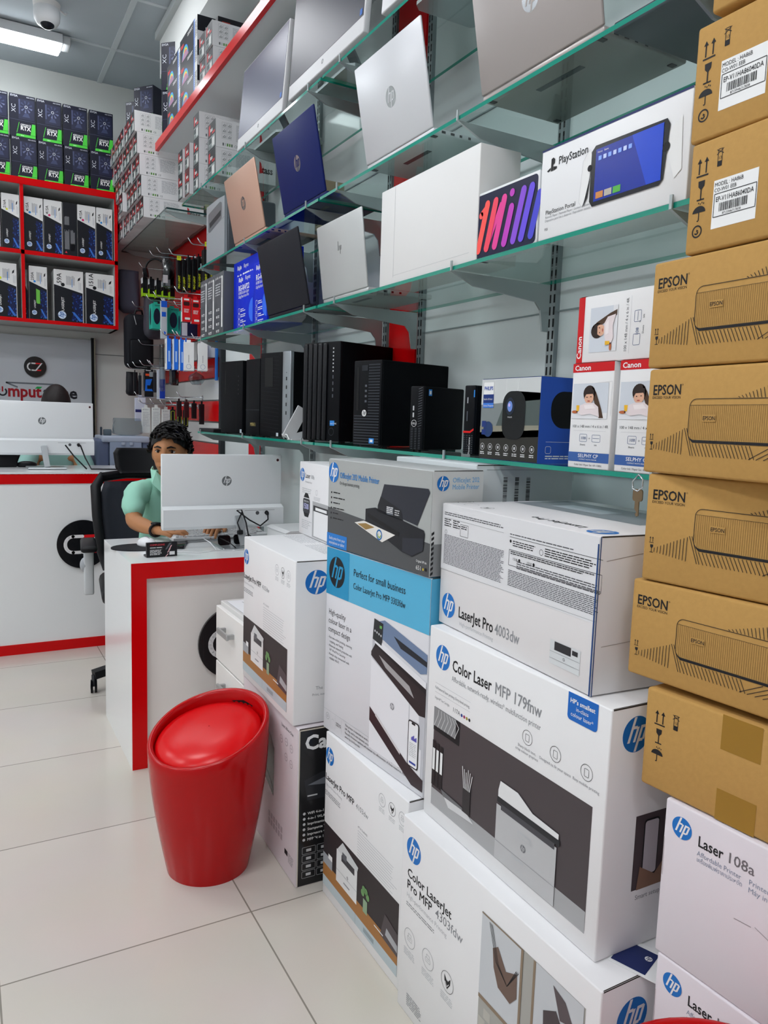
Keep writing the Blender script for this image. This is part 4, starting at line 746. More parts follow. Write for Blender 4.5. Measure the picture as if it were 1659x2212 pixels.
def p_selphy(A, Nn, T, mb):
    L, h = A.w, A.h; CR = M('c9141c', .35); IB = M('3a5fa0', .4)
    A.rect(.0005, .0005, L-.0005, .021, CR); A.text('Canon', .006, .0165, .0165, PW, 2, bold=.02); T.rect(.001, .001, L-.001, T.h-.001, M('e0e0e0', .4)); T.rect(.001, T.h-.006, L-.001, T.h, CR, 2)
    girl(A, L*.47, .087, .096); A.loop([(L*.47-.04, .05), (L*.47+.056, .044), (L*.47+.056, .12)], .0006, LGR, 1, False)
    A.text('100 x 148 mm / 4 x 6 in / 4R', L/2, .148, .0092, M('4c4f54', .5), align='C', maxw=.098); A.line([(.012, .155), (L-.012, .155)], .0005, LGR)
    A.loop(rrect(.03, .163, .05, .18, .002, 2), .0008, M('4a5f8a', .5)); A.text('108', .0335, .175, .0095, M('4a5f8a', .5), 2); A.text('+', .054, .176, .010, GRY); A.loop(rrect(.064, .164, .086, .18, .002, 2), .0008, M('4a5f8a', .5)); A.line([(.066, .172), (.084, .172)], .0008, M('4a5f8a', .5)); A.text('Sheets', .032, .189, .0058, M('4c4f54', .5)); A.text('Ink', .071, .189, .0058, M('4c4f54', .5))
    A.rect(.0005, .205, L-.0005, .227, IB); A.text('SELPHY CP', L/2, .2165, .0115, PW, 2, bold=.006, align='C'); A.text('COMPACT PHOTO PRINTER', L/2, .2225, .0038, PW, 2, align='C'); A.text('Color Ink / Paper Set  KP-108IN', L/2, .236, .0068, M('4c4f54', .5), align='C', maxw=.075)
gS = 'photo paper boxes on the lowest glass shelf'
def sel_scaled(A, Nn, T, mb):
    k = A.h/.242; A.U = A.U*1.0; A.V = A.V*k; p_selphy(A, Nn, T, mb)
cart('photo_paper_box', 'upright white photo paper box with red top band, left of the pair', 'box', 1.060, 1.172, 1.082, ZS[4], .207, .07, M('e6e6e7', .4), sel_scaled, gS)
cart('photo_paper_box', 'upright white photo paper box, half hidden by the brown cartons', 'box', .934, 1.046, 1.082, ZS[4], .207, .07, M('e6e6e7', .4), sel_scaled, gS)
def p_selphy_side(A, Nn, T, mb):
    # the same print turned a quarter: red band at the left
    L, h = A.w, A.h; CR = M('c9141c', .35); A.rect(.0005, .0005, .017, h-.0005, CR); A.text('Canon', .0135, h-.008, .0165, PW, 2, bold=.02, rot=90)
    girl(A, .070, h*.52, .085, 90); A.text('100 x 148 mm / 4 x 6 in / 4R', .131, h/2, .0092, M('4c4f54', .5), rot=90, align='C', maxw=.098); A.line([(.137, .012), (.137, h-.012)], .0005, LGR)
    A.loop(rrect(.146, h-.046, .162, h-.026, .002, 2), .0008, M('4a5f8a', .5)); A.text('108', .158, h-.043, .0095, M('4a5f8a', .5), 2, rot=90, maxw=.015); A.loop(rrect(.146, .04, .162, .06, .002, 2), .0008, M('4a5f8a', .5)); A.line([(.154, .042), (.154, .058)], .0008, M('4a5f8a', .5)); A.text('+', .157, h*.5, .010, GRY)
    A.text('Sheets', .17, h-.045, .0058, M('4c4f54', .5), rot=90); A.text('Ink', .17, .055, .0058, M('4c4f54', .5), rot=90); T.rect(.001, .001, .017, T.h, CR, 2)
cart('photo_paper_box', 'photo paper box lying on its side across the upright pair', 'box', .95, 1.168, 1.084, ZS[4]+.2075, .128, .068, M('e6e6e7', .4), p_selphy_side, gS)
# keys on the hook at the near end of the lowest shelf
t = root('key_ring', .962, 1.058, ZS[4]-.012, 'brass key hanging from the bracket of the lowest glass shelf', 'keys')
KM = M('8f7a60', .3, .9); mb = MB(); mb.tube([(0, .0, .012), (0, .013, .0), (0, .012, -.014), (0, .0, -.018), (0, -.01, -.01), (0, -.01, .004), (0, .0, .012)], .0016, CHR, 6); mb.build('ring', t)
mb = MB(); mb.prism(rrect(-.011, -.036, .011, -.014, .005, 3), (0, 0, 0), (0, 1, 0), (0, 0, 1), (1, 0, 0), .0025, KM); mb.prism([(-.004, -.036), (.005, -.036), (.005, -.05), (.002, -.053), (.0, -.056), (.003, -.059), (.0, -.064), (-.004, -.062)], (0, 0, 0), (0, 1, 0), (0, 0, 1), (1, 0, 0), .0025, KM); mb.build('key', t)
mb = MB(); mb.box(0, .012, -.038, .038, -.06, .06, M('e8e8e6', .4), .003, 2); mb.box(-.002, 0, -.02, -.004, -.025, .025, M('dcdcda', .4), .001); mb.box(-.002, 0, .004, .02, -.025, .025, M('dcdcda', .4), .001); o = mb.build('wall_socket'); o.location = (XW-.013, 2.18, 1.33); tag(o, 'white wall switch plate behind the mini computers', 'switch')
# ================================================================ desk, red stool, drawers, man at the computer
WP = M('eff2f3', .2, coat=.35); WI = M('efece8', .35, coat=.2)
t = empty('desk', (.52, 2.765, 0), 0, 'white cashier desk edged with a broad glossy red band', 'desk')
mb = MB(); mb.box(0, .88, .004, .585, .735, .776, WP); mb.build('desktop', t)
mb = MB(); mb.box(0, .035, .004, .585, 0, .735, WP); mb.build('side_panel', t)
mb = MB(); mb.box(.84, .88, .004, .585, 0, .735, WP); mb.build('side_panel', t)
mb = MB(); mb.box(.035, .84, .03, .045, 0, .735, WI); mb.build('front_panel', t)
mb = MB(); mb.box(0, .88, 0, .004, .718, .776, RED); mb.box(0, .054, 0, .004, 0, .718, RED); mb.box(.035, .054, .004, .03, 0, .735, WI); mb.box(.054, .84, .004, .03, .718, .735, RED); mb.build('red_edging', t)
def cz_sign(r, parent=None, dark='121418'):
    """round black shop sign with C and Z strokes; lies in the x-z plane facing -y"""
    mb = MB(); mb.cyl((0, .012, 0), (0, 0, 0), r, M(dark, .25, coat=.4), n=56, smooth=False); b = mb.build('disc', parent)
    mb = MB(); f = FP(mb, (0, -.0005, 0), (1, 0, 0), (0, 0, -1), (0, -1, 0)); W_ = M('e9e9ea', .35); Rr = M('e21b23', .35); k = r
    def bars(pts, w, m): 
        f.line(pts, w, m, 2)
        for p in pts: f.circ(p[0], p[1], w/2, m, 2, 16)
    pts = [(-.02*k, -.33*k), (-.38*k, -.33*k)] + [(-.38*k-.30*k*math.sin(math.radians(a)), .0-.33*k*math.cos(math.radians(a))) for a in range(0, 181, 20)] + [(-.38*k, .33*k), (-.1*k, .33*k)]
    f.line(pts, .13*k, W_, 2)
    for p in pts: f.circ(p[0], p[1], .065*k, W_, 2.6, 14)
    f.poly([(-.08*k, .38*k), (.08*k, .2*k), (.53*k, -.39*k), (.66*k, -.39*k), (.12*k, .35*k), (.0, .4*k)], W_, 3)
    f.poly([(.05*k, -.39*k), (.66*k, -.39*k), (.56*k, -.27*k), (-.02*k, -.27*k)], Rr, 2); f.poly([(.02*k, .26*k), (.55*k, .26*k), (.5*k, .38*k), (.0, .38*k)], Rr, 2)
    mb.build('lettering', parent); return b
t = empty('round_sign', (.911, 2.768+.012, .44), 0, 'black round shop sign on the front of the cashier desk, half hidden by drawers', 'sign', 'round black shop signs'); cz_sign(.143, t, '1a1519')
# ---- drawers
t = empty('drawer_cabinet', (.80, 2.345, 0), 0, 'white drawer cabinet with bar handles in front of the desk', 'cabinet')
mb = MB(); mb.box(.018, .40, .0, .32, .0, .64, M('dcdcda', .4), .002, 1); mb.build('body', t)
for i in range(3):
    z1 = .625-i*.205; mb = MB(); mb.box(0, .017, .004, .316, z1-.2, z1, M('eeedea', .35), .002, 1); dr = mb.build('drawer', t)
    mb = MB(); mb.box(-.03, -.02, .10, .215, z1-.075, z1-.055, M('b4b7b8', .3, .8), .002, 1); mb.box(-.02, 0, .105, .117, z1-.073, z1-.057, M('b4b7b8', .3, .8)); mb.box(-.02, 0, .198, .21, z1-.073, z1-.057, M('b4b7b8', .3, .8)); mb.build('handle', dr)
for i, (a, l_) in enumerate(((0, 'white sheet of paper lying on the drawer cabinet'), (.12, 'bluish paper under the white sheet on the drawer cabinet'))):
    mb = MB(); f = FP(mb, (0, 0, .001), (0, -1, 0), (-1, 0, 0), (0, 0, 1)); mb.box(-.2, 0, -.26, 0, 0, .001, M(('eef0f3', 'cdd5e2')[i], .6)); f.fine(.03, .02, .2, .16, .01, LGR, seed=i); o = mb.build('paper'); o.location = (1.03+.03*i, 2.63-.02*i, .6412+.0012*(1-i)); o.rotation_euler = (0, 0, a); tag(o, l_, 'paper')
# ---- red stool
def stool(cx, cy, rz, label, lo=.36, hi=.475):
    t = empty('stool', (cx, cy, 0), rz, label, 'stool', 'glossy red tub stools'); R0 = .118
    def rad(z): u = z/.47; return R0 + (.172-R0)*math.sin(min(1, u*1.12)*math.pi/2)
    def top(a): return (lo+hi)/2 + (hi-lo)/2*math.cos(a)
    n = 56; rows = 14; vs_ = []; fs = []
    prof = [(k/rows) for k in range(rows+1)]
    for u in prof:
        for k in range(n): a = 2*math.pi*k/n; z = top(a)*u; r = rad(z); vs_.append((r*math.cos(a), r*math.sin(a), z))
    for dr, dz in ((-.004, .005), (-.010, .006), (-.016, .002), (-.018, -.01), (-.020, -.05), (-.024, -.12)):
        for k in range(n): a = 2*math.pi*k/n; z = top(a); r = rad(z)+dr; vs_.append((r*math.cos(a), r*math.sin(a), z+dz))
    R_ = len(vs_)//n
    for i in range(R_-1):
        for k in range(n):
            # hand hole at the high side
            if R_-4 <= i <= R_-3 and (k <= 3 or k >= n-3) and False: continue
            fs.append((i*n+k, i*n+(k+1) % n, (i+1)*n+(k+1) % n, (i+1)*n+k))
    mb = MB(); mb.add(vs_, fs, M('b40208', .2, spec=.3), True); mb.cyl((0, 0, 0), (0, 0, .012), R0-.002, DRED, n=40); mb.build('tub', t)
    mb = MB(); CU = M('d8060e', .27); vs_ = []; fs = []; m_ = 36
    pr = [(0, .03), (.4, .029), (.75, .024), (.92, .013), (.985, 0), (.97, -.02), (.9, -.03)]
    tilt = (hi-lo)/2/.165
    for q, dz in pr:
        for k in range(m_): a = 2*math.pi*k/m_; r = (.156 if dz > -.01 else .150)*max(q, .01); x = r*math.cos(a); vs_.append((x, r*math.sin(a), (lo+hi)/2-.026+x*tilt*.74+dz))
    for i in range(len(pr)-1):
        for k in range(m_): fs.append((i*m_+k, i*m_+(k+1) % m_, (i+1)*m_+(k+1) % m_, (i+1)*m_+k))
    mb.add(vs_, fs, CU, True); mb.build('seat_cushion', t)['label'] = 'padded red seat cushion'
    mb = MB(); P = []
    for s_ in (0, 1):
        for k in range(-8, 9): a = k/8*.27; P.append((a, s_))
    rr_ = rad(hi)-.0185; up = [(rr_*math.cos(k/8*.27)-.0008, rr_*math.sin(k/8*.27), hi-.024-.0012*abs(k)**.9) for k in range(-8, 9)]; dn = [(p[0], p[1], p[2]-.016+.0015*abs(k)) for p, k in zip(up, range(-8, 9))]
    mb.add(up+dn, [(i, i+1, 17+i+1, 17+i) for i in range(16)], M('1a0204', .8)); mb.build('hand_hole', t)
    return t
stool(.603, 2.07, .55, 'glossy red tub stool with slanted rim, standing on the tiled floor')
stool(.72, .438, 1.2, 'second red stool, only its rim showing at the bottom right edge', .54, .55)
# ---- computer on the desk
def rear_aio(x0, y, z0, w, h, label, label_group, footy, feet=True, cxf=.60):
    """all in one computer seen from behind, screen towards +y"""
    t = empty('computer', (x0, y, z0), 0, label, 'computer', label_group); W_ = M('e4e8ea', .32, coat=.15)
    zb = .075; mb = MB(); mb.box(0, w, 0, .016, zb, zb+h, W_, .004, 2); mb.prism([(0, 0), (0, h*.29), (-.004, h*.31), (-.03, h*.27), (-.03, .012), (-.022, 0)], (0, 0, zb), (0, 1, 0), (0, 0, 1), (1, 0, 0), w, W_); mb.build('back_cover', t)
    mb = MB(); mb.box(.006, w-.006, .016, .017, zb+.02, zb+h-.006, M('0c0e12', .15)); mb.build('screen', t)
    mb = MB(); f = FP(mb, (0, 0, zb+h), (1, 0, 0), (0, 0, -1), (0, -1, 0)); f.hp(w*.525, h*.36, .0205, M('6d7173', .35), W_); f.circ(w-.018, .022, .006, M('7a1d22', .4)); f.circ(w-.018, .022, .004, BLK, 2); mb.build('logo', t)
    mb = MB(); f = FP(mb, (0, -.0301, zb+h), (1, 0, 0), (0, 0, -1), (0, -1, 0)); f.rect(w*.66, h*.76, w*.92, h*.765, GRY); f.circ(w*.77, h*.80, .008, M('55585c', .4), 1); f.circ(w*.85, h*.80, .009, BLK); mb.box(w*.84, w*.862, -.045, -.03, zb+h*.165, zb+h*.215, BLK, .003, 1); mb.build('port_panel', t)
    mb = MB(); cx = w*cxf; mb.bar((cx, -.034, zb+h*.17), (cx+.012, -.085, .009), .03, .014, M('c3c8cb', .25, .45), (0, -1, .3)); mb.build('stand_arm', t)
    mb = MB(); mb.box(cx-.09, cx+.11, -.13, .05, 0, .009, M('aeb3b6', .3, .7), .003, 1); mb.build('stand_foot', t)
    if not feet: return t
    mb = MB(); sx, sz = w*.85, zb+h*.19; mb.tube([(sx, -.045, sz), (sx-.01, -.075, sz-.02), (sx-.045, -.08, sz-.045), (sx-.09, -.075, sz-.02), (sx-.14, -.06, sz+.02), (cx+.01, -.05, sz+.02), (cx+.02, -.08, sz-.03), (cx+.03, -.1, .02)], .0032, BLK, 6); mb.tube([(sx-.12, -.065, sz+.012), (sx-.14, -.07, sz-.03), (sx-.13, -.075, sz-.06)], .003, BLK, 6); mb.box(sx-.142, sx-.118, -.082, -.068, sz-.078, sz-.06, BLK, .003, 1); mb.build('power_cable', t)
    return t
rear_aio(.692, 3.05, .777, .506, .303, 'white all in one computer on the cashier desk, hiding the seated man', 'computers seen from behind', 2.97)
# keyboard on a riser foot, mouse and mat, card, glasses, phone
t = empty('keyboard', (.765, 3.155, .777), .06, 'white keyboard on the cashier desk in front of the man', 'keyboard')
mb = MB(); KW = M('e3e4e6', .4); mb.prism([(0, .006), (.12, .016), (.12, .034), (0, .02)], (0, 0, 0), (0, 1, 0), (0, 0, 1), (1, 0, 0), .42, KW); mb.box(.05, .37, .0, .01, 0, .012, M('b9bbbd', .5)); mb.build('body', t)
mb = MB()
for j in range(5):
    for i in range(22 if j else 20): y0 = .01+j*.021; z0 = .0212+y0*.1167; mb.box(.012+i*.0183, .027+i*.0183, y0, y0+.016, z0, z0+.006, KW)
k_ = mb.build('keys', t); k_['kind'] = 'stuff'
mb = MB(); mb.prism([(.5*.19*math.cos(math.radians(a))*(1.15 if abs(a-180) < 90 else 1), .5*.17*math.sin(math.radians(a))) for a in range(0, 360, 15)], (0, 0, 0), (1, 0, 0), (0, 1, 0), (0, 0, 1), .004, M('12131b', .7)); o = mb.build('mouse_pad'); o.location = (.615, 3.10, .776); tag(o, 'dark rounded mouse mat at the corner of the cashier desk', 'mouse mat')
t = empty('computer_mouse', (.648, 3.12, .780), .3, 'white wired mouse on the dark mat', 'mouse')
mb = MB(); mb.ball((0, 0, .006), .034, M('e6e7ea', .3), 1, 1.5, .85, 18, 10); 
mb.v = [(x, y, max(0, z)) for x, y, z in mb.v]; mb.build('body', t)
mb = MB(); mb.tube([(.0, -.035, .022), (0, -.012, .0345), (0, .01, .035)], .003, GRY, 6); mb.build('scroll_wheel', t)
t = empty('business_card_holder', (.595, 2.865, .777), .05, 'black business card holder lettered in red and white at the desk edge', 'card holder')
mb = MB(); mb.box(0, .115, 0, .014, 0, .055, M('14151a', .35), .001); mb.box(0, .115, .014, .045, 0, .006, M('14151a', .35)); mb.build('tray', t)
mb = MB(); f = FP(mb, (0, -.0003, .055), (1, 0, 0), (0, 0, -1), (0, -1, 0)); f.text('COMPUZONE', .012, .012, .0098, M('d8474f', .4), 1, bold=.01, maxw=.055); f.fine(.012, .018, .06, .0225, .0055, PW, 1, rag=0); f.line([(.012, .0255), (.06, .0255)], .0004, LGR)
f.fine(.012, .028, .055, .05, .0042, PW, 1); f.poly([(.085, .003), (.094, .003), (.075, .028), (.069, .028)], M('5b5f66', .3), 1)
for u in (.083, .078, .07): f.poly([(u+.008, .012+(.083-u)*2.5), (u+.012, .012+(.083-u)*2.5), (u+.002, .03+(.083-u)*2), (u-.002, .03+(.083-u)*2)], M('e7b9bc', .4), 2)
f.rect(.085, .036, .105, .049, PW, 2); mb.build('printed_card', t)
t = empty('sunglasses', (.905, 2.985, .787), .15, 'black sunglasses lying on the foot of the computer stand', 'sunglasses'); SG = M('0d0b0e', .15)
mb = MB(); mb.prism(rrect(0, 0, .056, .04, .012, 4), (0, 0, 0), (1, 0, 0), (0, .2, 1), (0, 1, 0), .003, SG); mb.build('lens', t); mb = MB(); mb.prism(rrect(.07, 0, .126, .04, .012, 4), (0, 0, 0), (1, 0, 0), (0, .2, 1), (0, 1, 0), .003, SG); mb.build('lens', t)
mb = MB(); mb.tube([(0, 0, .034), (.0, .01, .036), (.025, -.05, .018), (.04, -.075, .0)], .0022, SG, 6); mb.tube([(.126, 0, .034), (.14, .01, .036), (.15, -.04, .02), (.15, -.07, .004)], .0022, SG, 6); mb.bar((.05, 0, .028), (.076, 0, .028), .003, .004, SG); mb.build('temples', t)
mb = MB(); mb.box(0, .075, 0, .16, 0, .009, M('0e0f13', .08), .003, 2); o = mb.build('phone'); o.location = (.70, 3.035, .777); o.rotation_euler = (0, 0, -.35); tag(o, 'black phone lying on the desk before the keyboard', 'phone')
mb = MB(); mb.tube([(.86, 3.04, .81), (.875, 3.0, .80), (.885, 2.97, .782), (.88, 2.93, .779), (.80, 2.90, .779), (.72, 2.95, .779), (.66, 2.96, .779)], .0018, M('ecedef', .4), 6); mb.tube([(.88, 2.93, .779), (.95, 2.91, .779), (1.02, 2.93, .779), (1.0, 2.96, .779)], .0018, M('ecedef', .4), 6); tag(mb.build('cable'), 'thin white cable looping over the cashier desk', 'cable')
# small white desktop printer at the right end of the desk
t = empty('desktop_printer', (1.165, 2.79, .777), 0, 'low white flatbed printer behind the stacked cartons on the desk', 'printer')
mb = MB(); PW2 = M('dcdedf', .35); mb.box(0, .24, 0, .2, 0, .05, PW2, .01, 2); mb.build('body', t); mb = MB(); mb.prism([(-.05, .075), (.24, .075), (.24, .09), (-.035, .09), (-.055, .082)], (0, -.02, 0), (1, 0, 0), (0, 0, 1), (0, 1, 0), .22, PW2); mb.box(-.05, -.03, -.02, .2, .0, .08, PW2, .004, 1); mb.build('lid', t)
mb = MB(); mb.box(.1, .23, .04, .18, .09, .1, BLK, .002, 1); mb.tube([(.08, .1, .105), (.15, .1, .115), (.2, .12, .1)], .003, BLK, 6); mb.build('black_tray', t)
# ---- office chair
t = empty('office_chair', (.80, 3.72, 0), -.12, 'black mesh office chair with headrest behind the cashier desk', 'chair'); CB = M('0f1014', .5); MESH = M('2c2f38', .7, bump=.6, scale=300)
mb = MB(); mb.box(-.24, .24, -.24, .22, .44, .52, CB, .035, 3); mb.build('seat', t)
def curve_panel(z0, z1, w0, w1, mat, y0=.24, bow=.05, th=.02, n=12):
    vs_ = []; fs = []; rows = 10
    for s_ in (0, 1):
        for i in range(rows+1):
            u = i/rows; w = w0+(w1-w0)*u; z = z0+(z1-z0)*u; lean = .10*u*(z1-z0)/.5
            for j in range(n+1):
                q = j/n*2-1; cor = 1-.12*max(0, abs(u-.5)*2-.6)/.4; vs_.append((q*w/2*cor, y0+lean-bow*q*q+s_*th, z))
    N_ = (rows+1)*(n+1)
    for i in range(rows):
        for j in range(n): a = i*(n+1)+j; fs.append((a, a+1, a+n+2, a+n+1)); fs.append((N_+a, N_+a+n+1, N_+a+n+2, N_+a+1))
    for i in range(rows):
        for j in (0, n): a = i*(n+1)+j; fs.append((a, a+n+1, N_+a+n+1, N_+a))
    for j in range(n):
        for i in (0, rows): a = i*(n+1)+j; fs.append((a, a+1, N_+a+1, N_+a))
    return MB().add(vs_, fs, mat, True)
curve_panel(.56, .965, .42, .47, MESH, th=.012).build('backrest', t)
mb = MB()
for sx in (-1, 1): mb.tube([(sx*.20, .20, .53), (sx*.225, .205, .62), (sx*.245, .225, .8), (sx*.248, .27, .94), (sx*.21, .3, 1.0)], [.022, .024, .024, .026, .02], CB, 10)
mb.tube([(-.22, .29, .985), (-.1, .335, 1.0), (.1, .335, 1.0), (.22, .29, .985)], .024, CB, 10); mb.tube([(-.2, .2, .54), (0, .24, .53), (.2, .2, .54)], .02, CB, 8); mb.build('back_frame', t)
curve_panel(1.01, 1.135, .30, .33, CB, y0=.27, bow=.03, th=.05).build('headrest', t)
for sx in (-1, 1):
    mb = MB(); mb.box(sx*.29-.035, sx*.29+.035, -.18, .10, .68, .71, CB, .012, 2); mb.box(sx*.29-.022, sx*.29+.022, -.06, .0, .46, .69, M('c9cdd0', .35), .008, 2); mb.ball((sx*.305, -.03, .60), .03, M('a4a9ae', .35), .8, 1, 1.2); mb.build('armrest', t)
mb = MB(); mb.cyl((0, 0, .12), (0, 0, .44), .028, BLK); mb.build('gas_lift', t)
for i in range(5):
    a = math.radians(126+72*i); c, s_ = math.cos(a), math.sin(a); mb = MB(); mb.bar((0, 0, .13), (.29*c, .29*s_, .085), .05, .035, BLK); lg = mb.build('leg', t)
    mb = MB(); mb.cyl((.29*c-.014, .29*s_, .03), (.29*c-.004, .29*s_, .03), .03, M('17181c', .3), n=20); mb.cyl((.29*c+.004, .29*s_, .03), (.29*c+.014, .29*s_, .03), .03, M('17181c', .3), n=20); mb.cyl((.29*c-.016, .29*s_, .03), (.29*c-.015, .29*s_, .03), .017, LGR, n=16); mb.cyl((.29*c, .29*s_, .03), (.29*c, .29*s_, .085), .01, BLK); mb.build('caster', lg)
# ================================================================ people
def skin_mesh(name, verts, edges, radii, mat, parent=None, sub=2, root=0):
    me = bpy.data.meshes.new(name); me.from_pydata(verts, edges, []); o = bpy.data.objects.new(name, me); COL.objects.link(o)
    sk = o.modifiers.new('skin', 'SKIN'); sk.use_smooth_shade = True; sk.branch_smoothing = .6
    for i, r in enumerate(radii):
        v = me.skin_vertices[0].data[i]; v.radius = r if isinstance(r, tuple) else (r, r); v.use_root = (i == root)
    ss = o.modifiers.new('sub', 'SUBSURF'); ss.levels = sub; ss.render_levels = sub
    me.materials.append(mat)
    if parent is not None: o.parent = parent
    return o
SKIN = M('b27c54', .5, noise=.05, scale=20); SHIRT = M('98d0bb', .75, bump=.5, scale=22); HAIR = M('0c0b0d', .45)
HP_ = Vector((.832, 3.50, 1.135))          # head centre
person = empty('person', (0, 0, 0), 0, 'person in a mint green shirt with thick black hair, typing behind the computer', 'person', None)
def head_obj(c, rz, tilt, parent, s=1.0, name='head'):
    """head with modelled brow, eye sockets, nose, lips, jaw; faces -y before rotation"""
    X = Matrix.Translation(c) @ Matrix.Rotation(rz, 4, 'Z') @ Matrix.Rotation(tilt, 4, 'X'); n = 48; m = 40; vs_ = []; fs = []
    def g(x, w): return math.exp(-(x/w)**2)
    for i in range(m+1):
        v = i/m; z = .118-.236*v
        th = math.pi*v
        # skull profile
        zz = math.cos(th); r = math.sin(th)
        z = zz*.118
        wx = .074; wy = .093
        if z < 0: k = min(1, -z/.118); wx *= 1-.30*k**1.3; wy *= 1-.14*k
        for j in range(n):
            a = 2*math.pi*j/n; x = r**.85*wx*math.sin(a); y = -r**.85*wy*math.cos(a)     # a=0 faces -y
            fr = max(0, math.cos(a)); q = x
            if fr > 0:
                y += -.022*fr**8*g(z+.022, .017)*g(q, .014)            # nose tip
                y += -.013*fr**8*g(z-.002, .024)*g(q, .009)            # bridge
                y += -.005*fr**2*g(z-.026, .010)                         # brow
                y += .013*fr**3*g(z-.008, .012)*(g(q-.031, .014)+g(q+.031, .014))   # sockets
                y += -.008*fr**6*g(z+.056, .007)*g(q, .022) - .009*fr**6*g(z+.068, .007)*g(q, .019) + .004*fr**6*g(z+.062, .003)*g(q, .022)
                y += -.010*fr**4*g(z+.098, .014)*g(q, .02)
                y += -.004*fr**2*g(z+.02, .02)*(g(q-.045, .016)+g(q+.045, .016))
                if z < -.05: y += -.012*fr
            vs_.append(X @ (Vector((x, y, z))*s))
    for i in range(m):
        for j in range(n): fs.append((i*n+j, i*n+(j+1) % n, (i+1)*n+(j+1) % n, (i+1)*n+j))
    mb = MB(); mb.add(vs_, fs, SKIN, True)
    for sx in (-1, 1):      # ears
        for k in range(1): pass
    E_ = MB(); mb.X = X
    for sx in (-1, 1):
        mb.ball((sx*.073*s, .006*s, -.002*s), .03*s, SKIN, .35, .55, 1.05, 12, 8)
    mb.X = Matrix.Identity(4)
    return mb, X
mb, HX = head_obj(HP_, -.50, -.04, person)
HB = mb
# neck merges head and shoulders; arms, hands are one skinned surface with it
hd = HB.build('head', person)
mb = MB(); mb.X = HX
for sx in (-1, 1):
    mb.ball((sx*.031, -.0715, .008), .0125, M('cfc8c0', .35), 1.1, .8, .48, 14, 8); mb.ball((sx*.031, -.0795, .008), .0062, M('1b0f0a', .2), 1, .6, 1, 12, 8)
mb.build('eyes', hd)
mb = MB(); mb.X = HX
for sx in (-1, 1):
    mb.tube([(sx*.012, -.094, .024), (sx*.03, -.093, .030), (sx*.048, -.080, .025)], [.0028, .0042, .002], HAIR, 6)
    mb.tube([(sx*.018, -.085, .012), (sx*.031, -.087, .0165), (sx*.044, -.080, .011)], .0016, M('2a1a12', .5), 6)
mb.build('eyebrows', hd)
mb = MB(); mb.X = HX; mb.tube([(-.021, -.093, -.0605), (-.008, -.1005, -.058), (0, -.1, -.0595), (.008, -.1005, -.058), (.021, -.093, -.0605)], [.001, .003, .0028, .003, .001], M('7c4a3a', .5), 6); mb.tube([(-.019, -.093, -.064), (0, -.1, -.067), (.019, -.093, -.064)], [.001, .0038, .001], M('85503f', .5), 6); mb.build('lips', hd)
# hair: full mop, swept back over the forehead, shorter at the sides
R_ = random.Random(3); mb = MB(); mb.X = HX; n = 48; m = 20; vs_ = []; fs = []
for i in range(m+1):
    u = i/m
    for j in range(n):
        a = 2*math.pi*j/n; fr = math.cos(a); side = abs(math.sin(a))
        end = .47*math.pi - .13*math.pi*max(0, fr)**1.2 + .13*math.pi*max(0, -fr) + .05*math.pi*max(0, -fr)
        t_ = end*u
        thick = 1.08+.13*math.cos(min(t_*1.15, math.pi/2))+.03*math.sin(a*5+u*4)+.02*math.sin(a*11-u*7)
        if fr > .2 and u > .75: thick -= .10*(u-.75)/.25*fr
        vs_.append((.079*math.sin(t_)*math.sin(a)*thick*1.03, -.098*math.sin(t_)*math.cos(a)*thick*.99+.006, .112*math.cos(t_)*thick))
for i in range(m):
    for j in range(n): fs.append((i*n+j, i*n+(j+1) % n, (i+1)*n+(j+1) % n, (i+1)*n+j))
mb.add(vs_, fs, HAIR, True)
for k in range(620):
    th = R_.uniform(0, .50)*math.pi; a = R_.uniform(0, 2*math.pi)
    if math.cos(a) > .1 and th > math.pi*.33: continue
    kk = 1.12+.12*math.cos(th)
    p = Vector((.081*math.sin(th)*math.sin(a)*kk, -.099*math.sin(th)*math.cos(a)*kk, .112*math.cos(th)*kk)); nrm = p.normalized()
    tang = (Vector((.7, -.5+R_.uniform(-.4, .4), .25))-nrm*nrm.dot(Vector((.7, -.5, .25)))).normalized(); L = R_.uniform(.018, .034)
    q = p+nrm*.007+tang*L*.5; e = p+nrm*R_.uniform(.002, .012)+tang*L
    mb.tube([p-nrm*.006, p+nrm*.004+tang*L*.2, q, e], [.006, .006, .0042, .0008], HAIR, 5, False)
hr = mb.build('hair', hd)
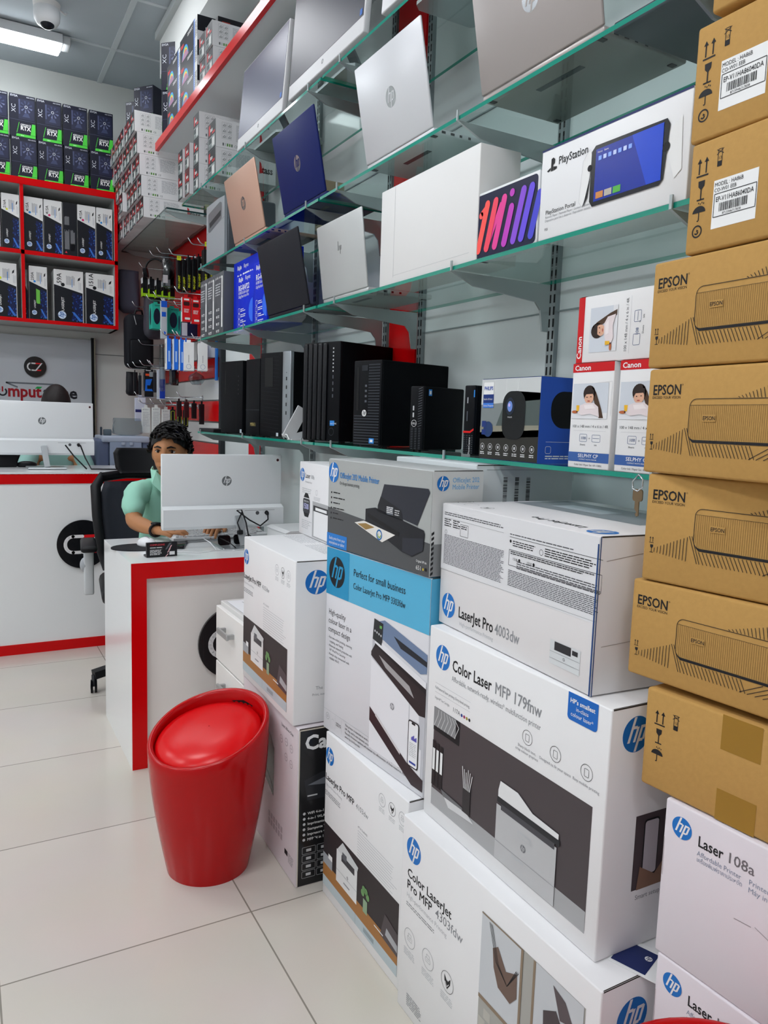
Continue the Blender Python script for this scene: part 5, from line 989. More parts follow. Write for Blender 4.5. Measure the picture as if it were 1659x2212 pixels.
# bare parts as one surface: neck, forearms, hands with five fingers each
def arm(V, E, Rr, sh, el, wr, hx, curl=1.0, side=1):
    b = len(V); V += [sh, el, (Vector(el)*.4+Vector(wr)*.6)[:], wr]; Rr += [.034, .041, .034, (.026, .021)]; E += [(b, b+1), (b+1, b+2), (b+2, b+3)]
    wr = Vector(wr); d = Vector(hx).normalized(); sidev = d.cross(Vector((0, 0, 1))).normalized()*side; palm = wr+d*.048; V.append(palm[:]); Rr.append((.030, .014)); E.append((b+3, b+4))
    for k, (off, L) in enumerate(((-.028, .068), (-.0095, .078), (.009, .074), (.026, .058))):
        base = palm+d*.032+sidev*off; m1 = base+d*L*.45+Vector((0, 0, .006)); m2 = m1+d*L*.32+Vector((0, 0, -.016*curl)); m3 = m2+d*L*.18+Vector((0, 0, -.016*curl))
        i0 = len(V); V.extend([base[:], m1[:], m2[:], m3[:]]); Rr.extend([.0098, .0088, .008, .0065]); E.extend([(b+4, i0), (i0, i0+1), (i0+1, i0+2), (i0+2, i0+3)])
    tb = wr+d*.03-sidev*.03; t1 = tb+d*.028-sidev*.018; t2 = t1+d*.026-sidev*.002+Vector((0, 0, -.01)); i0 = len(V); V.extend([tb[:], t1[:], t2[:]]); Rr.extend([.0125, .0105, .008]); E.extend([(b+3, i0), (i0, i0+1), (i0+1, i0+2)])
    return b
V = [(.835, 3.575, .97), (.835, 3.54, 1.04), (.834, 3.515, 1.085)]; E = [(0, 1), (1, 2)]; Rr = [.03, .05, .052]
V += [(.83, 3.62, .80), (.83, 3.64, .55)]; Rr += [.06, .07]; E += [(0, 3), (3, 4)]
b1 = arm(V, E, Rr, (.70, 3.55, .96), (.655, 3.44, .835), (.728, 3.275, .815), (.75, -.55, -.05), side=-1); E.append((0, b1))
b2 = arm(V, E, Rr, (.97, 3.55, .96), (1.05, 3.47, .85), (1.0, 3.30, .82), (-.5, -.75, -.05), side=1); E.append((0, b2))
body = skin_mesh('body', V, E, Rr, SKIN, person, 2, 4)
# shirt with rolled sleeves, collar; trousers
V = [(.835, 3.66, .50), (.835, 3.645, .66), (.835, 3.60, .82), (.835, 3.57, .95), (.835, 3.56, 1.015), (.745, 3.565, .992), (.695, 3.545, .955), (.668, 3.49, .90), (.660, 3.440, .855), (.94, 3.565, .985), (.995, 3.54, .95), (1.04, 3.50, .88), (1.05, 3.45, .84)]
E = [(0, 1), (1, 2), (2, 3), (3, 4), (3, 5), (5, 6), (6, 7), (7, 8), (3, 9), (9, 10), (10, 11), (11, 12)]
Rr = [(.14, .10), (.14, .10), (.14, .10), (.12, .09), (.072, .065), .068, .066, .056, .050, .068, .064, .054, .048]
sh = skin_mesh('shirt', V, E, Rr, SHIRT, person, 2, 0)
sh['label'] = 'mint green shirt with rolled sleeves'
tex = bpy.data.textures.new('folds', 'CLOUDS'); tex.noise_scale = .06; dm = sh.modifiers.new('folds', 'DISPLACE'); dm.texture = tex; dm.strength = .03; dm.mid_level = .5
mb = MB()
for sx in (-1, 1):
    mb.add([(.835+sx*.012, 3.478, .995), (.835+sx*.065, 3.50, 1.055), (.835+sx*.082, 3.535, 1.06), (.835+sx*.088, 3.475, 1.0), (.835+sx*.045, 3.448, .955)], [(0, 1, 2, 3, 4)], SHIRT)
    mb.add([(.835+sx*.065, 3.50, 1.055), (.835+sx*.082, 3.535, 1.06), (.835+sx*.06, 3.60, 1.07), (.835+sx*.05, 3.60, 1.03), (.835+sx*.06, 3.53, 1.02)], [(0, 1, 2, 3, 4)], SHIRT)
mb.tube([(.78, 3.60, 1.04), (.835, 3.615, 1.045), (.89, 3.60, 1.04)], .014, SHIRT, 8)
cl = mb.build('collar', sh); so = cl.modifiers.new('s', 'SOLIDIFY'); so.thickness = .004
tr = skin_mesh('trousers', [(.835, 3.66, .56), (.75, 3.60, .56), (.73, 3.25, .57), (.73, 3.22, .12), (.92, 3.60, .56), (.94, 3.25, .57), (.94, 3.22, .12)], [(0, 1), (1, 2), (2, 3), (0, 4), (4, 5), (5, 6)], [(.15, .11), .085, .065, .045, .085, .065, .045], M('1b1e28', .8), person, 2, 0)
mb = MB(); mb.X = Matrix.Translation((.722, 3.288, .816)) @ Matrix.Rotation(.42, 4, 'Z'); pts = [(.031*math.cos(math.radians(a)), 0, .026*math.sin(math.radians(a))) for a in range(0, 361, 20)]; mb.tube(pts, .006, BLK, 8, False); mb.box(-.016, .016, -.017, .017, .024, .034, BLK, .004, 2); mb.build('wristband', person)
# second person, mostly hidden by the screen on the back counter
p2 = empty('person', (0, 0, 0), 0, 'person with dark hair, only the crown showing above the counter screen', 'person')
mb, X2 = head_obj(Vector((.525, 5.15, 1.345)), .1, .35, p2); h2 = mb.build('head', p2)
mb = MB(); mb.X = X2
vs_ = []; fs = []; n = 32; m = 14
for i in range(m+1):
    th = math.pi*.66*i/m
    for j in range(n): a = 2*math.pi*j/n; t_ = th*(1-.25*max(0, math.cos(a))); vs_.append((.086*math.sin(t_)*math.sin(a), -.106*math.sin(t_)*math.cos(a), .118*math.cos(t_)*1.14))
for i in range(m):
    for j in range(n): fs.append((i*n+j, i*n+(j+1) % n, (i+1)*n+(j+1) % n, (i+1)*n+j))
mb.add(vs_, fs, M('231d1d', .55, bump=.5, scale=60), True); mb.build('hair', h2)
skin_mesh('shirt', [(.525, 5.3, .55), (.525, 5.28, .80), (.525, 5.25, 1.02), (.525, 5.22, 1.14), (.40, 5.24, 1.08), (.345, 5.16, .95), (.36, 5.12, .86), (.65, 5.24, 1.08), (.705, 5.16, .95), (.69, 5.12, .86)], [(0, 1), (1, 2), (2, 3), (2, 4), (4, 5), (5, 6), (2, 7), (7, 8), (8, 9)], [(.16, .1), (.16, .1), (.16, .1), .06, .075, .055, .04, .075, .055, .04], M('9cc7bf', .8), p2, 2, 0)
V = [(.525, 5.26, .98), (.525, 5.22, 1.16), (.525, 5.18, 1.24)]; E = [(0, 1), (1, 2)]; Rr = [.06, .05, .05]
b1 = arm(V, E, Rr, (.40, 5.2, 1.02), (.36, 5.12, .80), (.42, 5.0, .72), (.3, -.8, 0), side=-1); E.append((0, b1)); b2 = arm(V, E, Rr, (.65, 5.2, 1.02), (.69, 5.12, .80), (.64, 5.0, .72), (-.3, -.8, 0), side=1); E.append((0, b2))
skin_mesh('body', V, E, Rr, SKIN, p2, 2, 0)
skin_mesh('trousers', [(.525, 5.3, .56), (.44, 5.24, .56), (.42, 4.98, .57), (.42, 5.02, .08), (.61, 5.24, .56), (.63, 4.98, .57), (.63, 5.02, .08)], [(0, 1), (1, 2), (2, 3), (0, 4), (4, 5), (5, 6)], [(.14, .10), .08, .062, .045, .08, .062, .045], M('1b1e28', .8), p2, 2, 0)
for pp, pts in ((person, ((.73, 3.19), (.94, 3.19))), (p2, ((.42, 4.99), (.63, 4.99)))):
    for sx, sy in pts:
        mb = MB(); mb.box(sx-.045, sx+.045, sy-.16, sy+.08, 0, .085, BLK, .03, 3); mb.build('shoe', pp)
# ================================================================ back counter, wall cabinet, shop logo
t = empty('counter', (-1.6, 4.412, 0), 0, 'long white back counter with a glossy red top band', 'counter')
mb = MB(); mb.box(0, 2.75, .0, .56, .985-.012, .985, WP); mb.box(0, 2.75, .004, .56, .92, .973, WP); mb.build('worktop', t)
mb = MB(); mb.box(0, 2.75, .004, .024, .0, .92, WP); mb.box(2.73, 2.75, .024, .5, 0, .92, WP); mb.build('front_panel', t)
mb = MB(); mb.box(0, 2.75, 0, .004, .922, .975, RED); mb.build('red_band', t)
mb = MB(); mb.box(0, 2.75, -.002, .004, 0, .055, RED); mb.build('red_plinth', t)
t = empty('round_sign', (.573, 4.412-.0125+.0005, .588), 0, 'black round shop sign with C and Z strokes on the back counter', 'sign', 'round black shop signs'); cz_sign(.134, t)
rear_aio(.105, 4.72, .986, .575, .30, 'white all in one computer on the back counter, beside the logo wall', 'computers seen from behind', 4.6, False, .53)
for p, l_ in (([(.52, 4.66, 1.12), (.56, 4.62, 1.06), (.62, 4.57, .99)], 'black cable hanging behind the counter screen, left one'), ([(.60, 4.66, 1.12), (.62, 4.62, 1.05), (.645, 4.57, .99), (.80, 4.55, .989), (1.0, 4.6, .989)], 'black cable hanging from the counter screen and trailing right')):
    mb = MB(); mb.tube(p, .004, BLK, 6); tag(mb.build('cable'), l_, 'cable')
mb = MB(); mb.box(0, .16, 0, .1, 0, .075, M('101114', .4), .006, 2); o = mb.build('speaker'); o.location = (.12, 4.80, .986); tag(o, 'small black box under the counter screen at the picture edge', 'speaker')
mb = MB(); mb.ball((0, 0, .012), .035, M('1c1d21', .4), 1.6, 1, .6); o = mb.build('computer_mouse'); o.location = (.33, 4.83, .986); tag(o, 'black mouse on the back counter under the screen', 'mouse')
c2 = copy_tree(bpy.data.objects['office_chair']); c2.location = (.49, 5.33, 0); c2['label'] = 'black office chair behind the back counter, hidden by the counter screen'
for ch in list(c2.children):
    if ch.name.startswith(('headrest', 'armrest')): bpy.data.objects.remove(ch)
# table with the grey printer
t = empty('side_table', (.99, 5.02, 0), 0, 'plain white side table behind the counter carrying the grey printer', 'table')
mb = MB(); mb.box(-.26, .28, 0, .5, .89, .918, WP, .002, 1); mb.build('tabletop', t)
for x in (-.24, .26):
    for y in (.03, .47): mb = MB(); mb.box(x-.02, x+.02, y-.02, y+.02, 0, .89, WP); mb.build('leg', t)
t = empty('grey_printer', (.757, 5.12, .918), 0, 'grey blue laser printer at the back, beside the chair headrest', 'printer')
GP = M('8d9ab0', .45); GP2 = M('5a6580', .45)
mb = MB(); mb.box(.08, .28, 0, .33, 0, .235, GP, .008, 2); mb.build('body', t)
for x0, x1, s_ in ((0, .08, 'side_panel'), (.28, .36, 'side_panel')): mb = MB(); mb.box(x0, x1, .01, .33, 0, .225, GP2, .02, 3); mb.build(s_, t)
mb = MB(); mb.box(.03, .33, -.004, .30, .205, .245, M('a9b3c4', .4), .01, 2); mb.box(.15, .17, -.012, 0, .19, .206, M('a9b3c4', .4)); mb.box(.2, .22, -.012, 0, .19, .206, M('a9b3c4', .4)); mb.build('top_cover', t)
mb = MB(); f = FP(mb, (.08, 0, .235), (1, 0, 0), (0, 0, -1), (0, -1, 0)); f.rect(.055, .07, .155, .082, M('11131a', .6)); f.rect(.055, .082, .155, .105, M('76839a', .4)); 
for i in range(7):
    for j in range(2): f.rect(.02+i*.009, .175+j*.018, .024+i*.009, .187+j*.018, BLK)
mb.build('front_details', t)
mb = MB(); mb.box(0, .012, 0, .03, 0, .055, M('3d4852', .4), .004, 1); mb.box(.02, .07, 0, .03, 0, .04, M('5c6a72', .4), .006, 2); o = mb.build('desk_ornament'); o.location = (.80, 5.25, 1.1635); tag(o, 'small grey holder on top of the grey printer', 'holder')
# translucent bag on the printer
def bag(name, label, cat, loc, w, d, h, mat, group=None, seed=1, knot=True, inner=None):
    R = random.Random(seed); n = 24; m = 12; vs_ = []; fs = []
    ph = [R.uniform(0, 6.28) for _ in range(6)]
    for i in range(m+1):
        u = i/m; prof = (math.sin(math.pi*min(1, .12+u*.95))**.6)*(1-.45*max(0, u-.7)/.3) if knot else (1-.15*u)*(1-.5*max(0, .1-u)/.1)
        for j in range(n):
            a = 2*math.pi*j/n; k = prof*(1+.08*math.sin(3*a+ph[0]+u*2)+.06*math.sin(7*a+ph[1]+u*5)+.03*math.sin(11*a+ph[2]))
            vs_.append((w/2*k*math.copysign(abs(math.cos(a))**.7, math.cos(a)), d/2*k*math.copysign(abs(math.sin(a))**.7, math.sin(a)), h*u))
    for i in range(m):
        for j in range(n): fs.append((i*n+j, i*n+(j+1) % n, (i+1)*n+(j+1) % n, (i+1)*n+j))
    fs.append(tuple(range(n-1, -1, -1))); fs.append(tuple(m*n+j for j in range(n)))
    mb = MB(); mb.add(vs_, fs, mat, True)
    if inner: mb.box(-w*.3, w*.3, -d*.3, d*.3, h*.05, h*.85, inner, .01, 1)
    o = mb.build(name); o.location = loc
    return tag(o, label, cat, group)
CLR = glassy('clear_plastic_film', 'ccd4d8', 2.2, .12); CLR2B = glassy('thin_clear_film', 'dfe6ea', .9, .3); CLR2 = glassy('grey_plastic_film', '8b8f98', 2.0, .2)
bag('plastic_bag', 'crumpled clear plastic bag on the grey printer', 'bag', (.97, 5.29, 1.164), .19, .16, .115, CLR2B, seed=4, knot=False)
# wall cabinet with toner compartments
t = empty('wall_cabinet', (-1.035, 5.69, 1.894), 0, 'grey white wall cabinet with red edged toner compartments', 'cabinet'); CI = M('b9bcba', .5); w = 2.031
mb = MB(); mb.box(0, w, 0+.004, .345, 0, .024, CI); mb.box(0, w, .004, .345, .44, .462, CI); mb.box(0, w, .004, .345, .884, .924, CI); mb.box(w-.02, w, .004, .345, 0, .9, CI); mb.box(0, w, .33, .345, 0, .9, M('c6c8c6', .5))
for x in (1.42, .82, .2): mb.box(x, x+.019, .004, .33, .024, .9, CI)
mb.build('carcass', t)
mb = MB(); mb.box(0, w, 0, .004, 0, .024, RED); mb.box(0, w, 0, .004, .44, .466, RED); mb.box(0, w, -.004, .004, .88, .924, RED); mb.box(w-.021, w, 0, .004, .024, .88, RED)
for x in (1.42, .82, .2): mb.box(x, x+.021, 0, .004, .024, .88, RED)
mb.build('red_edging', t)
# logo panel
t = empty('logo_panel', (-.35, 6.015, .86), 0, 'glossy grey wall panel carrying the shop name and round logo', 'sign'); LP = M('c3c8ce', .18, coat=.4)
mb = MB(); mb.box(0, 1.207, 0, .02, 0, .975, LP); mb.build('panel', t)
mb = MB(); mb.box(1.207, 1.233, -.02, .02, 0, .99, M('0e1012', .2)); mb.box(1.225, 1.235, -.024, -.02, 0, .99, M('b8b09a', .2, .8)); mb.build('edge_strip_and_reflection', t)  # black edge strip; the pale gold bar is a reflection built as geometry
mb = MB(); f = FP(mb, (0, 0, .975), (1, 0, 0), (0, 0, -1), (0, -1, 0)); MR = M('a11722', .35); D_ = M('22242a', .35)
u0 = .35+.20; v = .975-(1.405-.86)
f.text('C', u0-.055, v, .115, D_, 2, bold=.025); f.ring(u0+.068, v-.03, .025, .011, D_, 2, a0=-50, a1=230); f.rect(u0+.063, v-.066, u0+.073, v-.03, MR, 3); f.text('mput', u0+.10, v, .115, MR, 2, bold=.03, maxw=.22); f.text('zone', u0+.335, v, .115, D_, 2, bold=.03, maxw=.225)
f.line([(u0+.165, .975-(1.47-.86)), (u0+.09, .335), (u0+.40, .335), (u0+.33, .39)], .011, M('6e747b', .35), 2); f.poly([(u0+.29, .355), (u0+.325, .355), (u0+.31, .37), (u0+.275, .37)], M('14a04a', .4), 3); mb.build('lettering', t)
s2 = empty('wall_logo_disc', (.48, 6.015-.0125, 1.618), 0, 'smaller black round logo above the shop name on the grey panel', 'sign'); cz_sign(.073, s2, '1b191c')
mb = MB(); mb.box(.89, 1.40, YB-.004, YB, 1.736, 1.740, M('6d7476', .5)); struct(mb.build('trim_3'))
# slatwall
mb = MB(); WS = M('dfe1df', .2, coat=.4); z = .0; cur = True
bs = [.0, .14, .28, .42, .57, .71, .85, .995, 1.139, 1.272, 1.408, 1.545, 1.676, 1.806, 2.5, 2.9]
for i, (a, b) in enumerate(zip(bs, bs[1:])):
    mb.box(XW-.016, XW, 4.61, YB, a+.006, b-.004, RED if i % 2 == (0 if len(bs) % 2 == 1 else 1) and i < 14 else WS); mb.box(XW-.005, XW, 4.61, YB, b-.006, b+.008, M('8a8f90', .3, .7))
struct(mb.build('trim_4'))
# ---- toner boxes in the cabinet
def toner(x0, x1, z, h, code, col, label, kind=0, yf=5.71):
    w = x1-x0; mb = MB(); d = .22; mb.box(0, w, 0, d, 0, h, M('e4e5e4', .4), .002, 1)
    f = FP(mb, (0, 0, h), (1, 0, 0), (0, 0, -1), (0, -1, 0)); DKB = M('15181f', .35); W_ = M('e8e9e8', .4)
    if kind == 1:
        f.rect(0, 0, w, h, DKB); 
        for k, (a, b) in enumerate(((.25, .42), (.5, .88))): f.finev(w*.12, h*a, w*.45, h*b, .003, M('9a9da2', .5), 2, seed=k); f.finev(w*.55, h*(a+.25), w*.85, h*.9, .003, M('9a9da2', .5), 2, seed=k+4)
        f.poly([(w*.12, h*.95), (w*.3, h*.95), (w*.21, h*.91)], M('e2404a', .4), 2)
    else:
        f.poly([(.0, h*.29), (w*.97, h*.42), (w*.97, h), (0, h)], DKB, 1); f.text(code, w*.25, h*.27, w*.22, INK, 2, rot=90, bold=.01); f.circ(w*.30, h*.285, w*.065, M(col, .4), 2, 16)
        f.finev(w*.42, h*.1, w*.72, h*.28, .007, GRY, 2, seed=3); f.finev(w*.6, h*.16, w*.64, h*.32, .008, M('3f86d0', .5), 3); f.poly([(w*.82, h*.14), (w*.9, h*.11), (w*.88, h*.17), (w*.8, h*.19)], INK, 2); f.finev(w*.84, h*.2, w*.95, h*.36, .006, LGR, 2)
        B1 = M('1f3f9a', .35); B2 = M('3a74d0', .35); R = random.Random(5)
        f.poly([(w*.62, h*.42), (w*.97, h*.46), (w*.97, h*.97), (w*.55, h*.97), (w*.66, h*.8)], M('131d4a', .35), 2)
        for k in range(46):
            a = R.uniform(.6, .94); b = R.uniform(.46, .95); f.rect(w*a, h*b, w*(a+.025), h*(b+R.uniform(.008, .035)), (B1, B2)[k % 2], 3)
        f.poly([(w*.6, h*.8), (w*.68, h*.8), (w*.96, h*.97), (w*.84, h*.97)], B2, 4)
        f.hp(w*.26, h*.87, w*.14, M('cfe0f4', .4), M('2a64b0', .4), 3, 90); f.text('LASERJET', w*.33, h*.79, w*.12, PW, 3, rot=90, bold=.01)
        if kind == 2: f.poly([(w*.37, h*.42), (w*.58, h*.45), (w*.58, h*.7), (w*.42, h*.7), (w*.37, h*.67)], M('6fc24a', .4), 5)
    o = mb.build('toner_box'); o.location = (x0, yf, z); tag(o, label, 'box', 'toner boxes in the red edged wall cabinet')
U = 2.360; Lw = 1.9185
toner(.165, .268, U, .347, '216A', 'e6e04a', 'toner box at the left picture edge of the upper cabinet row')
toner(.276, .382, U, .347, '216A', 'd8d84a', 'toner box with yellow dot, left of the cabinet divider')
toner(.409, .524, U, .347, '415A', '2f8fd8', 'toner box with blue dot, first right of the upper divider')
toner(.529, .641, U, .347, '415A', 'd0246c', 'toner box with pink dot, left of the all dark toner box')
toner(.646, .733, U, .347, '', '000000', 'all dark toner box turned backwards in the upper cabinet row', 1)
toner(.738, .855, U, .347, '415A', 'd0246c', 'toner box with pink dot, right of the all dark one')
toner(.860, .965, U, .347, '415A', '2f8fd8', 'toner box with blue dot at the right end of the upper row')
toner(.215, .357, Lw, .348, '230A', 'd8e020', 'toner box with lime dot, left in the lower cabinet row')
toner(.410, .427, Lw, .335, '05A', '333333', 'sliver of a toner box just right of the lower divider', 0, 5.80)
toner(.431, .542, Lw, .348, '230A', '2a8ae0', 'toner box with blue dot and green sticker in the lower row', 2)
toner(.583, .770, Lw, .345, '59A', '15161a', 'wide toner box lettered 59A in the lower cabinet row')
toner(.787, .973, Lw, .345, '151A', '15161a', 'wide toner box lettered 151A at the right end, lower row')
# ---- graphics card boxes
def gpu_box(label, loc, rz=0, w=.153, h=.262, d=.085):
    mb = MB(); NV = M('14162a', .4, spec=.3); G = M('4fd044', .4); S = M('c8ccd6', .4); mb.box(0, w, 0, d, 0, h, NV, .0015, 1)
    f = FP(mb, (0, 0, h), (1, 0, 0), (0, 0, -1), (0, -1, 0))
    f.text('EVGA', .006, .018, .017, S, 2, bold=.02); f.text('8GB GDDR6', w-.006, .014, .0085, S, 2, bold=.02, align='R'); f.text('XC', .035, .115, .036, S, 2, rot=90)
    f.rect(.052, .026, w-.008, .150, M('232742', .35), 1); f.rect(.054, .03, .062, .12, M('4a5070', .4), 2)
    for k in range(9): a = 2*math.pi*k/9+.3; c, s_ = math.cos(a), math.sin(a); f.poly([(.098+.010*c, .072+.010*s_), (.098+.036*c-.006*s_, .072+.036*s_+.006*c), (.098+.038*c+.005*s_, .072+.038*s_-.005*c)], M('676d8e' if k < 4 else '3b4162', .35), 3)
    f.ring(.098, .072, .0075, .003, S, 4); f.poly([(.075, .135), (.09, .11), (.11, .11), (.12, .135)], M('3b4162', .35), 2)
    f.line([(0, .158), (w, .158)], .0012, M('5a6080', .4), 2); f.text('GEFORCE', .062, .19, .0155, PW, 3, bold=.02, maxw=.062); f.text('RTX', .062, .218, .036, PW, 3, bold=.03, maxw=.062)
    f.line([(.055, .172), (.040, .238)], .003, G, 3); f.poly([(w-.022, .172), (w-.002, .172), (w-.002, .242), (w-.032, .242)], G, 3); f.poly([(.038, .244), (w-.002, .244), (w-.002, .26), (.035, .26)], G, 3); f.text('2060', .062, .256, .01, PW, 4)
    g = FP(mb, (0, d, h), (0, -1, 0), (0, 0, -1), (-1, 0, 0)); g.text('EVGA', d*.65, .12, .026, PW, 2, bold=.02, rot=90); g.rect(0, .17, d, .225, G, 2); g.text('RTX', .01, .21, .03, PW, 3, bold=.02)
    o = mb.build('graphics_card_box'); o.location = loc; o.rotation_euler = (0, 0, rz); tag(o, label, 'box', 'dark graphics card boxes with green corners')
od = ['first', 'second', 'third', 'fourth', 'fifth']
for r, (z, nm) in enumerate(((2.8185, 'lower'), (3.081, 'upper'))):
    for i, x in enumerate((.178, .340, .499, .660, .826)):
        gpu_box(f'dark graphics card box on the wall cabinet, {nm} row, {od[i]} from the left', (x+(.004 if r == 0 else 0), 5.73+.004*((i*3+r) % 3), z), 0)
gpu_box('dark graphics card box at the far end of the red edged shelf, lower', (1.09, 4.765, 2.9255), -.75)
gpu_box('dark graphics card box at the far end of the red edged shelf, upper', (1.085, 4.765, 3.188), -.8)
gpu_box('dark graphics card box standing on the toner pile, nearer one', (1.03, 5.28, 3.108), -.9)
gpu_box('dark graphics card box standing on the toner pile, farther one', (1.03, 5.55, 3.108), -.9)
# ---- ceiling fittings
t = empty('security_camera', (.51, 5.10, ZC), 0, 'white dome security camera hanging from the ceiling', 'camera')
mb = MB(); mb.cyl((0, 0, 0), (0, 0, -.03), .075, PW, .07, 32); mb.lathe([(.07, -.03), (.073, -.06), (.07, -.09), (.055, -.115), (.03, -.13)], M('dfe2e4', .35), 32); mb.build('housing', t)
mb = MB(); mb.ball((0, -.01, -.112), .042, M('141821', .15), 1, 1, .75, 20, 12); mb.build('lens_dome', t)
mb = MB(); mb.tube([(.07, 0, -.02), (.1, .01, -.03), (.11, .02, -.015)], .006, PW, 8); mb.build('cable_stub', t)
t = empty('batten_light', (.02, 5.49, ZC-.008), 0, 'bright linear prismatic light under the ceiling at the back', 'ceiling light')
mb = MB(); mb.box(-.7, .61, -.075, .075, -.055, -.041+.04, M('d5d8da', .4)); mb.box(.61, .66, -.06, .06, -.05, -.0, M('c2c6c8', .5), .006, 2); mb.build('housing', t)
mb = MB(); mb.box(-.7, .60, -.068, .068, -.085, -.055, M('f7fbff', .4, emit=16), .012, 2); mb.build('diffuser', t)
# ================================================================ compatible toner boxes: white sides, dark printed ends
def tass_print(A, Nn, h, w, dp, dark='26282d', small=False):
    """A = end with print, Nn = long white side"""
    TR = M('c22a30', .45)
    A.rect(0, 0, w, h, M(dark, .45)); A.poly([(w*.12, h*.08), (w*.3, h*.05), (w*.3, h*.4), (w*.12, h*.42)], TR, 2); A.text('tass', w*.3, h*.32, h*.2, M('e8e8e8', .5), 2, bold=.02); A.rect(w*.55, h*.36, w*.9, h*.44, TR, 2)
    A.rect(w*.08, h*.5, w*.92, h*.93, M('8f9998', .5), 2); A.rect(w*.14, h*.55, w*.5, h*.74, M('3c4446', .5), 3); A.rect(w*.55, h*.58, w*.86, h*.88, M('cfd0ce', .5), 3); A.fine(w*.14, h*.8, w*.5, h*.93, h*.05, M('5b6062', .5), 2)
    if Nn is None: return
    K = M('63666a', .6)
    for j in range(3):
        for i in range(2):
            u, v = dp*.1+i*dp*.085, h*.1+j*h*.2; Nn.loop([(u, v), (u+dp*.07, v), (u+dp*.07, v+h*.17), (u, v+h*.17)], .0008, M('9a9da0', .6)); Nn.line([(u+.006, v+h*.12), (u+.012, v+h*.05), (u+.02, v+h*.1)], .0016, K); Nn.rect(u+.004, v+h*.1, u+.018, v+h*.14, M('a4a6a8', .6))
    Nn.fine(dp*.33, h*.12, dp*.6, h*.72, h*.05, M('a9abb0', .6), 1, seed=2)
    for i in range(5): Nn.rect(dp*.11+i*dp*.035, h*.82, dp*.11+i*dp*.035+dp*.022, h*.92, (K, LGR, M('4f8a3c', .5), M('6aa04a', .5), M('58705a', .5))[i])
    Nn.text('CE', dp*.3, h*.92, h*.12, K)
    Nn.poly([(dp*.72, h*.2), (dp*.75, h*.28), (dp*.775, h*.62), (dp*.72, h*.66)], TR); Nn.text('tass', dp*.765, h*.62, h*.36, M('1d1f22', .5), 1, bold=.03, maxw=dp*.18)
protos = {}
def tass_box(w, h, d, kind=0):
    k = (w, h, d, kind)
    if k in protos: return protos[k]
    mb = MB(); mb.box(0, d, 0, w, 0, h, M('dedee0', .42), .0015, 1)
    A = FP(mb, (0, w, h), (0, -1, 0), (0, 0, -1), (-1, 0, 0), w, h); Nn = FP(mb, (0, 0, h), (1, 0, 0), (0, 0, -1), (0, -1, 0), d, h)
    if kind == 0: tass_print(A, Nn, h, w, d)
    elif kind == 1: tass_print(A, Nn, h, w, d, '58282c')
    elif kind == 2:
        # colour toner: dark sleeve with a rainbow arc on the long side facing the aisle
        DK = M('191b24', .4); A.rect(0, 0, w, h, DK); A.text('tass', w*.06, h*.42, h*.3, M('e4444a', .5), 2, bold=.03, rot=0)
        for i, c in enumerate(('2f7fe0', '36b8d0', '6ac04a', 'f0d03a', 'f08a3a', 'd8486a')): A.ring(w*.32, h*.98, h*(.5-.045*i), h*.045, M(c, .4), 2, 18, 180, 360)
        A.poly([(w*.12, h), (w*.22, h*.74), (w*.42, h*.74), (w*.52, h)], M('a37a98', .5), 3); A.fine(w*.45, h*.15, w*.75, h*.26, h*.07, PW, 2); A.rect(w*.8, 0, w*.86, h, M('3a74c8', .4), 2); A.rect(w*.86, 0, w, h, M('d8dad8', .5), 2); A.fine(w*.87, h*.2, w*.99, h*.8, h*.08, M('50545a', .5), 3)
        Nn.rect(0, 0, d, h*.62, DK); Nn.poly([(d*.35, h*.12), (d*.42, h*.1), (d*.42, h*.36), (d*.35, h*.38)], M('e4444a', .5), 2); Nn.text('tass', d*.44, h*.32, h*.24, PW, 2, bold=.02, maxw=d*.3)
        for i in range(4): Nn.rect(d*.2+i*d*.17, h*.44, d*.31+i*d*.17, h*.56, LGR, 2)
    o = mb.build('toner_box'); protos[k] = [o, False]; return protos[k]
def put(w, h, d, x, y, z, label, group, kind=0, rz=0):
    p = tass_box(w, h, d, kind)
    o = p[0] if not p[1] else p[0].copy()
    if p[1]: COL.objects.link(o)
    p[1] = True; o.location = (x, y, z); o.rotation_euler = (0, 0, rz); tag(o, label, 'box', group); return o
ordn = ['first', 'second', 'third', 'fourth', 'fifth', 'sixth', 'seventh', 'eighth', 'ninth', 'tenth', 'eleventh']
lay = ['bottom', 'second', 'middle', 'fourth', 'top']
G = 'toner boxes of the big pile on the dark glass shelf'
for c in range(10):
    for l in range(5):
        if c >= 8 and l == 4: continue
        x = 1.012-.0125*l+random.uniform(-.006, .004)-(.03 if c in (4, 9) and l == 1 else 0)
        put(.1095, .1205, .37, x, 4.905+c*.112+random.uniform(-.001, .001), 2.4975+l*.1212, f'white toner box with dark end, {lay[l]} layer, {ordn[c]} column from the near end', G, 1 if (c+l*2) % 3 == 1 else 0)
G2 = 'toner boxes beside the lilac screen on the topmost glass shelf'
for l in range(2): put(.125, .127, .30, 1.085, 3.665, ZS[1]+l*.1275, ('lower', 'upper')[l]+' toner box nearest the lilac screen, dark printed end', G2, 0)
for l in range(3): put(.10, .1235, .31, 1.08, 3.935, ZS[1]+l*.124, ('bottom', 'middle', 'top')[l]+' toner box of the three high column on the topmost glass shelf', G2, 0)
for l in range(2):
    put(.088, .125, .30, 1.062, 4.045, ZS[1]+l*.1255, ('lower', 'upper')[l]+' toner box behind the three high column, nearer of two columns', G2, 1)
    if l == 0 or True: put(.088, .122, .30, 1.052, 4.143, ZS[1]+l*.1225, ('lower', 'upper')[l]+' toner box behind the three high column, farther of two columns', G2, 0)
ZL = 2.9275; G3 = 'toner boxes on the red edged shelf'
